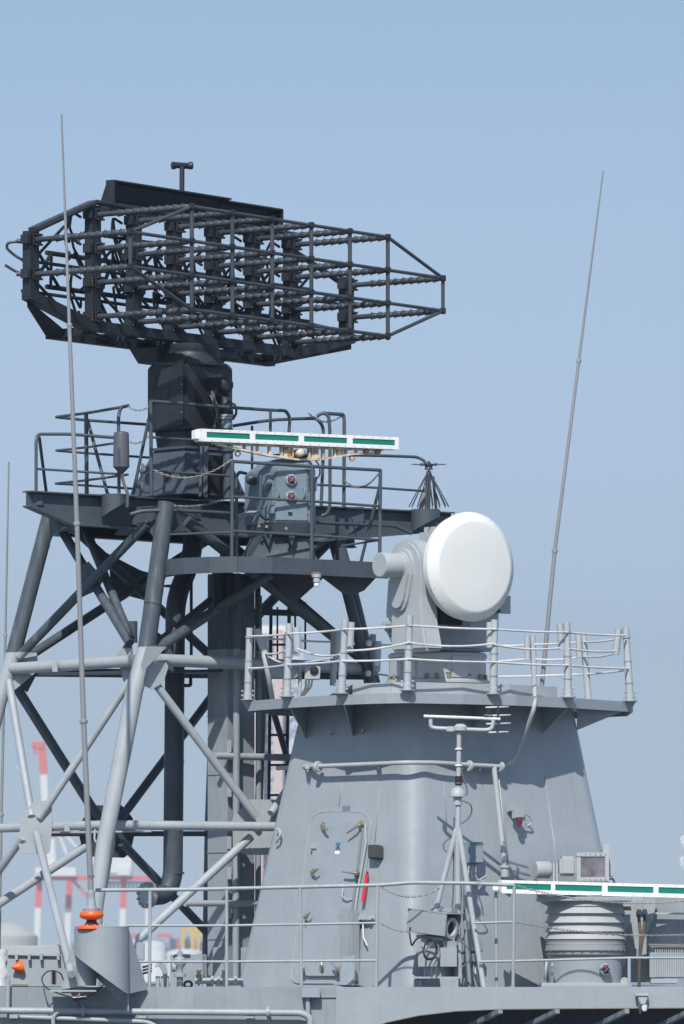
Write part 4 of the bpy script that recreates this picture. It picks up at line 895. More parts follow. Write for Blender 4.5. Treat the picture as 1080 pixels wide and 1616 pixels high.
for k in range(12):
    a = 2*math.pi*k/12; MB().tube([c0+UP*.055, c0+UP*(.06+.01*math.sin(3*a))+Vector((math.cos(a)*.20, math.sin(a)*.20, 0))], .005, 5).build('disc_rod', M['deepgrey'], da_)
for k in range(16):
    a = 2*math.pi*(k+.5)/16; MB().tube([c0, c0+Vector((math.cos(a)*.235, math.sin(a)*.235, -.43))], .0055, 5).build('cone_rod', M['deepgrey'], da_)
MB().tube([c0-UP*.02, P(675, 806, 73.4)], [.03, .034], 12).build('mast_tube', M['dark'], da_)
MB().tube([P(684, 752, 73.6), P(689, 808, 73.6)], .018, 10).build('strut', M['dark'], da_)
fn_ = MB().prism([P(672, 750, 73.6), P(668, 770, 73.6), P(660, 806, 73.6), P(670, 806, 73.6), P(673, 775, 73.6)], (0, .05, 0)).build('fin', M['whip'], da_)
# ================================================================ AIR SEARCH RADAR
ar = thing('air_search_radar', 'huge black-grey open lattice radar antenna on a dark square pedestal atop the mast', 'radar', P(300, 785, 72.2))
yw = .94; uu = Vector((math.cos(yw), math.sin(yw), 0)); ww = Vector((-math.sin(yw), math.cos(yw), 0))
O = Vector((-1.66, 70.0, CZ+7.08)); su, sz, Lr = .742, .38, 1.32
def G(c, r, w_=0): return O+uu*(c*su)+UP*(r*sz)+ww*w_          # column, row, distance behind the front grid
full = list(range(6))
# radiating rods (one mesh, copied)
pr_ = [(.020, 0), (.044, .0), (.044, .035), (.030, .04), (.030, .26)]
t_ = .26
for k in range(9):
    w0 = t_+k*.112; pr_ += [(.036, w0), (.040, w0+.028), (.030, w0+.095), (.026, w0+.10)]
pr_ += [(.022, 1.27), (.022, 1.32)]
rm = MB().lathe(pr_, (0, 0, 0), axis=-ww, n=12)
for k in range(9):
    w0 = t_+k*.112
    for s_ in (-1, 1): rm.box(-ww*(w0+.012)+UP*s_*.040, (.010, .004, .018), Matrix((-ww, uu, UP)).transposed())
rod0 = rm.build('radiator_rod', M['rod'], ar, origin=(0, 0, 0))
first = True
def rod(c, r):
    global first
    o = rod0 if first else rod0.copy()
    if not first: C.objects.link(o); o.parent = ar
    first = False; o.location = G(c, r, Lr-.02)-W(ar)+uu*0
    ax_ = -ww; o.rotation_euler = (0, 0, 0)
    m_ = MB().box(G(c, r, Lr-.015), (.13, .02, .11), Matrix((uu, ww, UP)).transposed()); m_.box(G(c, r, Lr-.03)+UP*.055, (.10, .06, .02), Matrix((uu, ww, UP)).transposed()); m_.box(G(c, r, Lr-.03)-UP*.055, (.10, .06, .02), Matrix((uu, ww, UP)).transposed())
    m_.build('rod_socket', M['radar'], ar)
for c in full:
    for r in range(4): rod(c, r)
for c in (-1.485, 6.485):
    for r in (1, 2): rod(c, r)
# front grid
def bar(a, b, r_=.021, nm='grid_bar'): return MB().tube([a, b], r_, 10).build(nm, M['rod'] if nm == 'grid_bar' else M['radar'], ar)
for c in full: bar(G(c, -.12), G(c, 3.08), .024)
for c in (-1.485, 6.485): bar(G(c, .9), G(c, 2.08), .022)
for r in (1, 2): bar(G(-1.485, r), G(6.485, r), .020)
for r in (0, 3): bar(G(0, r), G(5, r), .020)
bar(G(-1.485, 2), G(0, 3)); bar(G(-1.485, 1), G(0, 0)); bar(G(5, 3), G(6.485, 2)); bar(G(5, 0), G(6.485, 1))
for c in full+[-1.485, 6.485]:
    for r in (range(4) if c in full else (1, 2)):
        m = MB(); m.lathe([(.02, -.035), (.036, -.03), (.036, .03), (.02, .035)], G(c, r), axis=UP, n=10); m.box(G(c, r)-ww*.02-uu*.03, (.05, .03, .05), Matrix((uu, ww, UP)).transposed()); m.build('grid_joint', M['radar'], ar)
# back posts
def bpost(c, r0, r1):
    a, b = G(c, r0, Lr+.06), G(c, r1, Lr+.06); Mx = Matrix((uu, ww, UP)).transposed(); mid = (a+b)/2; h = (b-a).z
    m = MB().box(mid, (.16, .08, h), Mx); m.box(mid-uu*.085, (.012, .11, h), Mx); m.box(mid+ww*.07, (.08, .06, h*.99), Mx)
    for r in [k for k in range(4) if r0 <= k <= r1]:
        m.box(G(c, r, Lr+.05)-uu*.12, (.06, .10, .10), Mx)
    return m.build('back_post', M['radar'], ar)
for c in full: bpost(c, -.2, 3.28)
bpost(-1.485, .35, 2.25); bpost(6.485, .35, 2.25)
m = MB()
for c in full:
    for r in (0, 1):
        for k in range(4): m.lathe([(.007, 0), (.007, .01)], G(c, r+.1-.07*k, Lr+.0)-uu*.11, axis=-ww, n=6, smooth=False)
m.build('bolt_row', M['mount'], ar)
# stringers, rear truss
for r in (-.2, .55, 1.45, 2.5): bar(G(-1.485 if .3 < r < 2.3 else 0, r, Lr+.20), G(6.485 if .3 < r < 2.3 else 5, r, Lr+.20), .020, 'stringer')
for w_, r_ in ((Lr+.5, .9), (Lr+.5, 1.9)): bar(G(-.4, r_, w_), G(6.3, r_, w_), .028, 'stringer')
for c in [-1.485]+full:
    bar(G(c, .5 if c < 0 else 0, Lr+.1), G(min(c+1.2, 5.9), 1.9, Lr+.5), .022, 'truss_rod'); bar(G(c, 2.1 if c < 0 else 2.9, Lr+.1), G(min(c+1.4, 6.0), .9, Lr+.5), .020, 'truss_rod')
    bar(G(c, 1, Lr+.1), G(c+1, .1, Lr+.2), .018, 'truss_rod'); bar(G(c, 1.3, Lr+.1), G(c+1, 2.6, Lr+.2), .018, 'truss_rod')
    bar(G(max(c+.4, -.3), .9, Lr+.5), G(c+1.2, 1.9, Lr+.5), .018, 'truss_rod')
bar(G(6.4, .6, Lr+.1), G(5.6, .9, Lr+.5), .02, 'truss_rod'); bar(G(5, 3, Lr+.15), G(6.485, 2.1, Lr+.15), .035, 'frame_bar')
bar(G(2, -.2, Lr+.9), G(.3, 2, Lr+.5), .03, 'truss_rod'); bar(G(3, -.2, Lr+.9), G(5.2, 2, Lr+.7), .03, 'truss_rod')
# cables hanging on the back
rnd = random.Random(3)
for c in full:
    for k in range(6):
        r0 = rnd.choice([.9, 1.1, 2, 2.1, 2.9]) if c >= 0 else rnd.choice([1, 2]); a = G(c-.25, r0, Lr+.1); b = G(c+rnd.uniform(.2, .8), r0-rnd.uniform(.3, 1.0), Lr+rnd.uniform(.3, .6))
        MB().tube(fillet([a, a-uu*.16+UP*.05, a.lerp(b, .5)+UP*rnd.uniform(-.05, .1)+ww*.15, b-UP*.12, b], .12), .016, 7).build('cable', M['radar'], ar)
for pts in ([(38, 381), (24, 381), (12, 383), (10, 391), (24, 404), (40, 412)], [(38, 433), (24, 428), (8, 418)]):
    MB().tube(fillet([P(x, y, 70.3) for x, y in pts], .06), .016, 8).build('cable', M['radar'], ar); MB().tube([P(pts[0][0], pts[0][1], 70.3), P(pts[0][0]-12, pts[0][1]-1, 70.3)], .026, 10).build('connector', M['rod'], ar)
# bottom frame
def bgir(a, b, h=.15, d=.10, nm='bottom_frame'):
    return MB().beam(a, b, d, h).build(nm, M['radar'], ar, .006)
e = Lr+.06
bgir(G(-1.52, .40, e), G(-1.52, .34, e), .1, .2)
pl = [G(-1.60, .56, e-.06), G(-1.60, .26, e-.06), G(-.2, -.42, e-.06), G(5.2, -.42, e-.06), G(6.6, .22, e-.06), G(6.6, .50, e-.06), G(5.1, -.14, e-.06), G(-.05, -.12, e-.06)]
MB().prism([pl[0], pl[1], pl[2], pl[7]], ww*.14).build('bottom_frame', M['radar'], ar, .005); MB().prism([pl[7], pl[2], pl[3], pl[6]], ww*.14).build('bottom_frame', M['radar'], ar, .005); MB().prism([pl[6], pl[3], pl[4], pl[5]], ww*.14).build('bottom_frame', M['radar'], ar, .005)
q = e+.46
MB().prism([G(-1.60, .30, e), G(-1.30, .22, e+.1), G(.15, -.36, q), G(-.35, -.36, q)], -UP*.10).build('bottom_frame', M['radar'], ar, .004)
MB().prism([G(6.6, .24, e), G(6.4, .22, e+.1), G(5.0, -.36, q), G(5.3, -.36, q)], -UP*.08).build('bottom_frame', M['radar'], ar, .004)
bgir(G(-.3, -.46, q), G(5.3, -.46, q), .12, .12)
for c in (0, 1, 2, 3, 4, 5): bgir(G(c, -.38, e+.05), G(c, -.42, q), .10, .06, 'cross_member')
for a, b in (((0, .1), (1, .9)), ((2, .9), (1, .1)), ((3, .1), (4, .9)), ((5, .9), (4, .1))): bar(G(a[0], -.44, e+a[1]*.45), G(b[0], -.44, e+b[1]*.45), .022, 'truss_rod')
MB().prism([G(1.9, -.50, e-.02), G(3.5, -.50, e-.02), G(3.6, -.50, q+.1), G(2.2, -.50, q+.1)], -UP*.08).build('turntable_plate', M['radar'], ar, .006)
tt = Vector((P(307, 0, 72.3).x, 72.3, 0)); z_ = P(0, 572, 72.2).z
MB().prism([G(1.7, -.6, e), G(3.6, -.6, e), G(3.2, -.98, e+.1), G(2.1, -.98, e+.1)], ww*.5).build('hub_fairing', M['radar'], ar, .01)
# top bars and shield
bar(G(-1.485, 2.27, Lr), G(-.05, 3.35, Lr), .026, 'frame_bar'); MB().beam(G(-1.5, 2.3, Lr+.05), G(-.05, 3.36, Lr+.05), .10, .05).build('frame_bar', M['rod'], ar)
bar(G(-.05, 3.36, Lr), G(5.1, 3.3, Lr), .03, 'frame_bar')
def shp(c0, c1, up): # forward-leaning trough section: rows given in metres above row 3
    z3 = 3.22*sz+up; sec = [(.0, 0), (.215, 0), (.225, .015), (.10, .32), (-.02, .335), (-.02, .318), (.085, .305), (.195, .02), (.0, .015)]
    base = lambda c, w_, z: O+uu*(c*su)+UP*(z3+z)+ww*(Lr+w_)
    m = MB(); m.loft([[base(c0, w_, z) for w_, z in sec], [base(c1, w_, z) for w_, z in sec]], smooth=False); return m
shp(.38, 3.30, .0).build('top_shield', M['radar'], ar); shp(3.22, 4.62, -.03).build('top_shield', M['radar'], ar)
z3 = 3.22*sz
for c, dz_ in ((.36, 0), (4.62, -.03)):
    b_ = lambda w_, z: O+uu*(c*su)+UP*(z3+z+dz_)+ww*(Lr+w_)
    MB().prism([b_(-.02, 0), b_(.24, 0), b_(.10, .20), b_(.10, .335), b_(-.02, .335)], uu*.015).build('shield_end', M['radar'], ar)
# little T-shaped head on a pole above
MB().tube([P(287, 335, 73.3), P(287.5, 262, 73.3)], .030, 12).build('head_pole', M['radar'], ar)
MB().tube([P(272, 260, 73.25), P(303, 262, 73.4)], .036, 12).build('cross_head', M['radar'], ar)
for x in (274, 301): MB().lathe([(.03, -.03), (.045, -.02), (.045, .02), (.03, .03)], P(x, 261, 73.3), axis=(1, 0, 0), n=12).build('head_cap', M['radar'], ar)
# pedestal
pcx = Vector((P(300, 0, 72.15).x, 72.15, 0))
zz = lambda y: P(0, y, 72.15).z
def sq(w1, w2, z, off=0):  # rectangle along ship axes centred on the pedestal, near corner towards the camera
    c = pcx+AX*off; return [Vector((p.x, p.y, z)) for p in (c-AX*w1/2-BX*w2/2, c-AX*w1/2+BX*w2/2, c+AX*w1/2+BX*w2/2, c+AX*w1/2-BX*w2/2)]
MB().loft([sq(.68, .70, zz(682)), sq(.68, .70, zz(582)), sq(.60, .62, zz(574))], smooth=False).build('pedestal_housing', M['radar'], ar, .01)
pn_ = Vector((pcx.x, pcx.y, 0))-AX*.34-BX*.35          # near corner line
MB().prism([pn_+AX*.60+UP*zz(578)-BX*.01, pn_+AX*.04+UP*zz(572)-BX*.01, pn_+AX*.04+UP*zz(676)-BX*.01, pn_+AX*.60+UP*zz(684)-BX*.01], BX*.02-BX*.03).build('cover_panel', M['radar'], ar, .004)
for (w_, y0) in ((.50, 566), (.44, 560)): pass
MB().lathe([(.40, zz(580)), (.40, zz(574)), (.34, zz(565)), (.32, zz(558)), (.33, zz(556)), (.33, zz(545))], pcx, n=32, smooth=False).build('bearing_ring', M['radar'], ar, .006)
MB().loft([sq(.50, .56, zz(712)), sq(.54, .60, zz(682))], smooth=False).build('pedestal_neck', M['radar'], ar, .008)
MB().loft([sq(.62, .68, zz(712)), sq(.62, .68, zz(708))], smooth=False).build('neck_flange', M['dark'], ar)
MB().loft([sq(1.0, .95, zz(786), .05), sq(.56, .62, zz(712))], smooth=False).build('pedestal_base', M['dark'], ar, .01)
# openings as flat near-black plates, their shade painted: right face recess, two left holes
rf = lambda b_, y, o_=.0: Vector((pcx.x, pcx.y, 0))-AX*(.34+o_)+BX*b_+UP*zz(y)
MB().prism([rf(-.22, 602, .004), rf(.20, 602, .004), rf(.20, 672, .004), rf(-.22, 676, .004)], AX*.004).build('access_opening', M['void'], ar)
m = MB(); m.box(rf(.04, 615, .08), (.20, .16, .22), Matrix((AX, BX, UP)).transposed()); m.lathe([(.09, 0), (.09, .12), (.06, .14)], rf(.04, 612, .14), axis=-AX, n=14)
m.build('drive_motor', M['radar'], ar, .01)
for k, (b0, y0, b1, y1) in enumerate([(-.06, 622, -.02, 678), (-.08, 628, .06, 682), (.12, 612, .16, 640)]):
    T(fillet([rf(b0, y0, .1), rf(b0+.03, (y0+y1)/2, .18), rf(b1, y1, .1)], .1), .014, 8, 'cable', M['cable'], ar)
m = MB()
for y in (603, 612, 624, 640, 656, 668):
    for d_ in (.05, .075): m.lathe([(.007, 0), (.007, .008)], pn_+AX*d_+UP*zz(y)-BX*.02, axis=-BX, n=6, smooth=False)
m.build('bolt_row', M['mount'], ar)
m = MB()
for k in range(7): m.beam(pn_+AX*.50-BX*.03+UP*zz(598-(-2.6)*k), pn_+AX*.58-BX*.03+UP*zz(598-(-2.6)*k), .008, .007)
m.build('louvre', M['dark'], ar)
for s1, y in ((.30, 757), (.62, 757)):
    # holes lie on the sloping left side of the base
    tt_ = (786-y)/(786-712); c = Vector((pcx.x, pcx.y, 0))+AX*.05*(1-tt_)-BX*((.95*(1-tt_)+.62*tt_)/2+.006)+AX*(s1-.42)
    nn_ = (-BX+UP*.16).normalized(); MB().lathe([(.068, 0), (.068, .004)], c+UP*zz(y), axis=nn_, n=22, smooth=False).build('lightening_hole', M['void'], ar)
    MB().lathe([(.068, 0), (.078, 0), (.078, .010), (.068, .010), (.068, 0)], c+UP*zz(y), axis=nn_, n=22, caps=False).build('hole_rim', M['dark'], ar)
rb_ = lambda b_, y: Vector((pcx.x, pcx.y, 0))-AX*(.44+(y-712)/74*.0)+BX*b_+UP*zz(y)
MB().prism([rb_(-.16, 722)-AX*0, rb_(.22, 722), rb_(.30, 782), rb_(-.12, 782)], AX*.004-AX*.008).build('access_opening', M['void'], ar)
wp = MB().tube([P(358, 660, 71.75), P(358, 676, 71.75)], .062, 18).build('waveguide_pipe', M['housing'], ar); MB().tube([P(360, 676, 71.75), P(360, 705, 71.75), P(360, 786, 71.75)], .058, 18).build('waveguide_pipe', M['dark'], ar)
for y in (656, 660, 711): MB().lathe([(.085, -.012), (.085, .012)], P(359, y, 71.75), n=20, smooth=False).build('waveguide_flange', M['grey2'] if y < 700 else M['dark'], ar)
MB().tube(fillet([P(359, 655, 71.75), P(357, 632, 71.8), P(340, 622, 72.0)], .1), .07, 18).build('waveguide_bend', M['radar'], ar)
T(fillet([P(362, 634, 71.8), P(373, 640, 71.7), P(373, 655, 71.7), P(366, 662, 71.7)], .08), .014, 8, 'cable', M['radar'], ar)
for x in (318, 326): MB().beam(P(x, 704, 71.6), P(x-2, 784, 71.6), .05 if x > 320 else .03, .04, up=Vector((0, 1, 0))).build('support_strut', M['dark'], ar)

# ================================================================ NAVIGATION RADARS
def scanner(par, a, b, h, segs, x_px):
    """white slotted bar from a to b with green windows"""
    a, b = Vector(a), Vector(b); x = (b-a).normalized(); y = UP.cross(x).normalized(); z = x.cross(y); Mx = Matrix((x, y, z)).transposed(); Ln = (b-a).length
    if y.y < 0: pass
    m = MB().box((a+b)/2, (Ln, .13, h), Mx); bar_ = m.build('scanner_bar', M['white'], par, .006)
    f = -y*.068
    def at_(s, v): return a+x*(s*Ln)+z*v+f
    fr = MB()
    fr.box(at_(.5, h*.5-.016)-y*.006, (Ln, .012, .032), Mx); fr.box(at_(.5, -h*.5+.022)-y*.006, (Ln, .012, .044), Mx)
    prev = 0
    for s0, s1 in segs+[(1.0, 1.0)]:
        if s0 > prev: fr.box(at_((prev+s0)/2, 0)-y*.0075, ((s0-prev)*Ln, .015, h), Mx)
        prev = s1
    fr.build('front_frame', M['white'], bar_)
    for s0, s1 in segs:
        MB().box(at_((s0+s1)/2, .004), ((s1-s0)*Ln, .006, h*.47), Mx).build('radar_window', M['green'], bar_)
    bl_ = MB(); k = 0.01
    while k < 1:
        for v in (h*.5-.012, -h*.5+.014): bl_.lathe([(.0045, 0), (.0045, .004)], at_(k, v)-y*.012, axis=-y, n=6, smooth=False)
        k += .045
    bl_.build('screw_row', M['mount'], bar_)
    return x, y, z, Ln
nr = thing('navigation_radar', 'weathered radar housing with two caged red lamps under the upper white and green scanner bar', 'radar', P(440, 886, 71.1), 'navigation radars')
sa, sb_ = P(311, 687, 70.2), P(623.5, 700.5, 71.55)
x, y, z, Ln = scanner(nr, sa, sb_, .138, [(.03, .247), (.272, .492), (.517, .737), (.764, .982)], None)
MB().box(sa-x*.02+z*.005, (.045, .10, .10), Matrix((x, y, z)).transposed()).build('end_fitting', M['white'], nr, .006)
# rusty truss under the bar
def SB(s, v, w_=0): return sa+(sb_-sa)*s+z*(-.074+v)+y*w_
m = MB()
lowp = [(.10, -.02), (.2, -.06), (.35, -.115), (.50, -.15), (.62, -.135), (.78, -.06), (.92, -.03)]
for i in range(len(lowp)-1): m.beam(SB(*lowp[i]), SB(*lowp[i+1]), .07, .022)
for s_, v in [(.16, -.045), (.235, -.075), (.30, -.10), (.36, -.12), (.42, -.135), (.475, -.145), (.56, -.145), (.63, -.13), (.69, -.105), (.75, -.075), (.80, -.055), (.86, -.045)]:
    m.beam(SB(s_, .0), SB(s_, v), .05, .018, up=x); 
m.beam(SB(.08, -.008), SB(.93, -.008), .09, .016)
for s_, v in ((.45, -.07), (.59, -.07), (.72, -.05)): m.box(SB(s_, v, .0), (.09, .03, abs(v)*1.6), Matrix((x, y, z)).transposed())
m.build('support_truss', M['rustwhite'], nr)
for s_, r_ in ((.52, .032), (.505, .045)): MB().lathe([(r_, -.05), (r_, .05), (r_*.5, .07)], SB(s_, -.075, -.02), axis=-y, n=14).build('pivot', M['steel'] if r_ < .04 else M['rustwhite'], nr)
for s_ in (.84, .90): MB().box(SB(s_, -.03, -.04), (.05, .05, .045), Matrix((x, y, z)).transposed()).build('rusty_nut', paint('rust', (.10, .04, .02), .8, .2), nr)
for px, py, Y in ((375.5, 716, 70.5), (556, 723, 71.25)):
    c = P(px, py, Y); ring_ = [c+Vector((math.cos(a), 0, math.sin(a)))*.028 for a in [k*math.pi/5 for k in range(12)]]
    MB().tube(ring_, .008, 6, False).tube([c+UP*.03, c+UP*.06], .014, 8).build('lifting_eye', paint('orange_rust', (.42, .13, .06), .6, .2), nr)
# housing
def NP(px, Y, py): return Vector(((px-540)*Y/F, Y, P(0, py, 70.8).z))
zb0, zb1, zb2 = 826, 738, 723
base = [(386, 71.35), (431, 70.72), (489, 70.84), (498, 71.05), (492, 71.75), (400, 71.9)]
MB().loft([[NP(px, Y, zb0) for px, Y in base], [NP(px, Y, zb1+6*(i in (0, 5))) for i, (px, Y) in enumerate(base)], [NP(px, Y, zb2) for px, Y in [(412, 71.35), (436, 70.9), (484, 70.95), (490, 71.1), (484, 71.6), (415, 71.7)]]], smooth=False).build('housing', M['housing'], nr, .012)
ed = (Vector(NP(489, 70.84, 780))-Vector(NP(431, 70.72, 780))).normalized(); en = UP.cross(ed); en = en if en.y < 0 else -en; Mf = Matrix((ed, -en, UP)).transposed()
def HF(px, py, off=0): return planept(px, py, NP(431, 70.72, 780), en, off)
MB().box(HF(460, 782, .008), (.37, .016, .56), Mf).build('access_door', M['housing'], nr, .004)
def redlamp(c, nn_, par, rad=.062):
    a = Vector(nn_); o_ = MB().lathe([(rad*1.05, 0), (rad*1.05, .02), (rad, .03), (rad*.72, .034), (rad*.72, .02)], c, axis=a, n=24).build('lamp_bezel', M['grey2'], par)
    MB().lathe([(rad*.70, .02), (rad*.55, .045), (rad*.2, .055), (.001, .056)], c, axis=a, n=20).build('lamp_lens', M['redglass'], o_)
    x_ = a.cross(UP).normalized(); m = MB()
    for s_ in (1, -1):
        d1 = (x_*s_+UP).normalized()*rad*.85; m.tube([c+d1+a*.03, c+d1*.5+a*.062, c+a*.068, c-d1*.5+a*.062, c-d1+a*.03], .005, 6)
    m.build('lamp_cage', M['housing'], o_)
    m = MB()
    for k in range(6): m.lathe([(.007, 0), (.007, .008)], c+(x_*math.cos(k*1.047)+UP*math.sin(k*1.047))*rad*.88+a*.028, axis=a, n=6, smooth=False)
    m.build('lamp_screws', M['brass'], o_)
redlamp(HF(459, 757.5, .018), en, nr); redlamp(HF(459, 784, .018), en, nr)
for px in (438, 479):
    T(fillet([HF(px, 770, .015), HF(px+(2 if px > 460 else 2), 772, .06), HF(px+2, 784, .06), HF(px, 786, .015)], .02), .008, 8, 'grab_handle', M['housing'], nr)
MB().box(HF(458, 810, .02), (.045, .02, .03), Mf).build('latch', M['black'], nr)
m = MB()
for k in range(9):
    m.lathe([(.006, 0), (.006, .01)], HF(434+k*6.3, 820, .018), axis=en, n=6, smooth=False); m.lathe([(.006, 0), (.006, .01)], HF(432, 745+k*9.4, .01), axis=en, n=6, smooth=False); m.lathe([(.006, 0), (.006, .01)], HF(485.5, 745+k*9.4, .01), axis=en, n=6, smooth=False)
m.build('screw_row', M['mount'], nr)
el_ = (Vector(NP(386, 71.35, 780))-Vector(NP(431, 70.72, 780))).normalized(); eln = UP.cross(el_); eln = eln if eln.y < 0 else -eln; Ml = Matrix((el_, -eln, UP)).transposed()
def HL(px, py, off=0): return planept(px, py, NP(431, 70.72, 780), eln, off)
MB().lathe([(.06, 0), (.065, .05), (.045, .09), (.02, .10)], HL(402, 757, 0), axis=eln, n=16).build('connector_cap', M['dark'], nr)
MB().prism([HL(420, 752, .0), HL(430, 747, .0), HL(431, 762, .0), HL(425, 774, .0), HL(420, 770, 0)], eln*.07).build('hinged_block', M['housing'], nr, .008)
MB().lathe([(.03, 0), (.03, .06)], HL(419, 763, .02), axis=eln, n=12, smooth=False).build('knob', M['steel'], nr)
MB().box(HL(428, 804, .03), (.10, .04, .10), Ml).build('terminal_box', M['housing'], nr, .006)
m = MB()
for k in range(12):
    m.lathe([(.006, 0), (.007, .012)], HL(386+k*3.5, 801, .0), axis=eln, n=6, smooth=False); m.lathe([(.006, 0), (.007, .012)], HL(416, 765+k*4.5, 0), axis=eln, n=6, smooth=False)
m.build('screw_row', M['mount'], nr)
T(fillet([HL(405, 812, .02), HL(385, 812, .12), HL(375, 822, .12), HL(372, 835, .1)], .08), .016, 8, 'cable', M['grey2'], nr); T(fillet([HL(408, 808, .02), HL(388, 808, .12), HL(375, 816, .14), HL(368, 830, .14)], .08), .014, 8, 'cable', M['grey2'], nr)
T(fillet([P(493, 720, 71), P(505, 735, 71), P(505, 750, 71), P(499, 757, 71)], .1), .009, 6, 'cable', M['black'], nr)
MB().box(P(497, 763, 71.0), (.05, .1, .16)).build('side_box', M['housing'], nr, .006)
MB().lathe([(.20, 0), (.24, .03)], P(462, 722, 71.2), n=24).build('bearing', M['dark'], nr)
# flange and skirt
MB().loft([[NP(px, Y, 843) for px, Y in [(392, 71.3), (432, 70.75), (488, 70.88), (494, 71.7), (402, 71.8)]], [NP(px, Y, 826) for px, Y in [(388, 71.3), (431, 70.7), (491, 70.84), (498, 71.75), (400, 71.85)]]], smooth=False).build('flange', M['dark'], nr, .006)
MB().loft([[NP(px, Y, 889) for px, Y in [(375, 71.3), (392, 70.75), (505, 70.9), (510, 71.9), (390, 72.0)]], [NP(px, Y, 843) for px, Y in [(396, 71.3), (418, 70.85), (478, 70.95), (486, 71.65), (405, 71.75)]]], smooth=False).build('skirt', M['housing' if False else 'dark'], nr, .008)
for px in (424, 461): MB().prism([P(px-8, 842, 70.72), P(px+6, 842, 70.78), P(px, 862, 70.74)], (0, .2, 0)).build('gusset', M['dark'], nr)
for px, py in ((409, 830), (421, 831), (452, 834)): MB().lathe([(.022, 0), (.016, .03)], P(px, py+2, 70.66), n=10).build('cap', M['mount'], nr)

# lower right scanner with bellows pedestal
nr2 = thing('navigation_radar', 'pale radar pedestal with ribbed bellows and one caged red lamp under the lower scanner bar', 'radar', P(924, 1558, 69.1), 'navigation radars')
sa, sb_ = P(789, 1399.5, 68.55), P(1165, 1409.5, 69.25)
scanner(nr2, sa, sb_, .142, [(.0, .20), (.218, .41), (.43, .62), (.642, .832), (.85, .985)][0:5] if False else [(.02, .205), (.222, .418), (.441, .634), (.655, .85), (.875, .985)], None)
MB().box(sa-Vector((.045, 0, -.0)), (.06, .09, .09)).build('end_fitting', M['white'], nr2, .006)
Yb = 69.15; bc = Vector((P(924, 0, Yb).x, Yb, 0)); zc = lambda y: P(0, y, Yb-.3).z; rb0 = 61*S*.985
pf_ = [(rb0*.99, zc(1493)), (rb0*1.02, zc(1490)), (rb0*1.02, zc(1488)), (rb0*.98, zc(1487)), (rb0*1.02, zc(1486)), (rb0*1.02, zc(1485))]
lips = [1489, 1482, 1470, 1456, 1441]
for i, yl in enumerate(lips[1:]):
    pf_ += [(rb0*.955, zc(yl+2)), (rb0*1.04, zc(yl+.6)), (rb0*1.045, zc(yl)), (rb0*1.0, zc(yl-4.5)), (rb0*.965, zc(yl-10))]
pf_ += [(rb0*1.0, zc(1430)), (rb0*.98, zc(1428)), (rb0*.97, zc(1424)), (rb0*.97, zc(1416))]
MB().lathe(pf_, bc, n=56).build('bellows', M['bellows'], nr2)
MB().lathe([(rb0*.955, zc(1556)), (rb0*.975, zc(1505)), (rb0*.975, zc(1501)), (rb0*1.03, zc(1500)), (rb0*1.03, zc(1492)), (rb0*.98, zc(1492))], bc, n=56, smooth=False).build('drum', M['grey'], nr2)
MB().lathe([(rb0*1.02, zc(1505)), (rb0*1.045, zc(1505)), (rb0*1.045, zc(1507)), (rb0*1.02, zc(1507))], bc, n=48, smooth=False).build('clamp_band', M['mount'], nr2)
m = MB()
for k in range(26):
    a = 2*math.pi*k/26; m.lathe([(.014, 0), (.014, .02)], bc+Vector((math.cos(a)*rb0*1.02, math.sin(a)*rb0*1.02, zc(1504)+.015)), n=6, smooth=False)
m.build('bolt_ring', M['mount'], nr2)
MB().lathe([(rb0*1.0, zc(1418)), (rb0*1.0, zc(1413))], bc, n=40, smooth=False).build('top_flange', M['mount'], nr2)
MB().box(Vector((bc.x-.02, Yb-.05, zc(1419))), (1.02, .8, .05)).build('top_plate', M['grey2'], nr2, .006)
MB().box(Vector((bc.x, Yb, zc(1555))), (.98, .9, .05)).build('base_plate', M['dirgrey'], nr2, .008)
MB().lathe([(.045, 0), (.045, .03)], P(986, 1549, 68.75), axis=(0, -1, 0), n=14, smooth=False).build('lug', M['dirgrey'], nr2)
redlamp(Vector((P(955, 0, Yb-.4).x, Yb-.395, P(0, 1530, Yb-.4).z)), Vector((.35, -.94, 0)), nr2, .064)
MB().tube([P(872, 1520, 68.78), P(872, 1540, 68.78)], .012, 8).build('latch', M['grey2'], nr2)
MB().tube([P(863, 1516, 68.95), P(861, 1547, 68.95)], .018, 8).build('side_pipe', M['grey2'], nr2)
# electro optical box
eo = thing('optical_sensor', 'square framed window sensor box with side drum standing above the lower scanner bar', 'camera', P(915, 1392, 69.7))
Mo = Matrix((Vector((1, .06, 0)).normalized(), Vector((-.06, 1, 0)).normalized(), UP)).transposed()
MB().box(P(937, 1369, 69.7)+Vector((0, .19, 0)), (.335, .36, .30), Mo).build('housing', M['dirgrey'], eo, .015)
m = MB(); fc = P(936, 1368.5, 69.68)
for dx, dz, w_, h_ in ((0, .135, .36, .045), (0, -.135, .36, .045), (-.157, 0, .045, .315), (.157, 0, .045, .315)): m.box(fc+Vector((dx, 0, dz)), (w_, .03+.002*(w_ < .1), h_), Mo)
wf = m.build('window_frame', M['dirgrey'], eo, .004)
MB().box(fc+Vector((0, .004, 0)), (.27, .012, .24), Mo).build('window_pane', M['lens'], eo)
m = MB()
for k in range(6):
    for dx, dz in ((-.14+k*.056, .138), (-.14+k*.056, -.138)): m.lathe([(.007, 0), (.007, .008)], fc+Vector((dx, -.015, dz)), axis=(0, -1, 0), n=6, smooth=False)
m.build('screw_row', M['mount'], eo)
MB().box(P(896, 1367, 69.75)+Vector((0, .1, 0)), (.19, .25, .22), Mo).build('side_housing', M['dirgrey'], eo, .03)
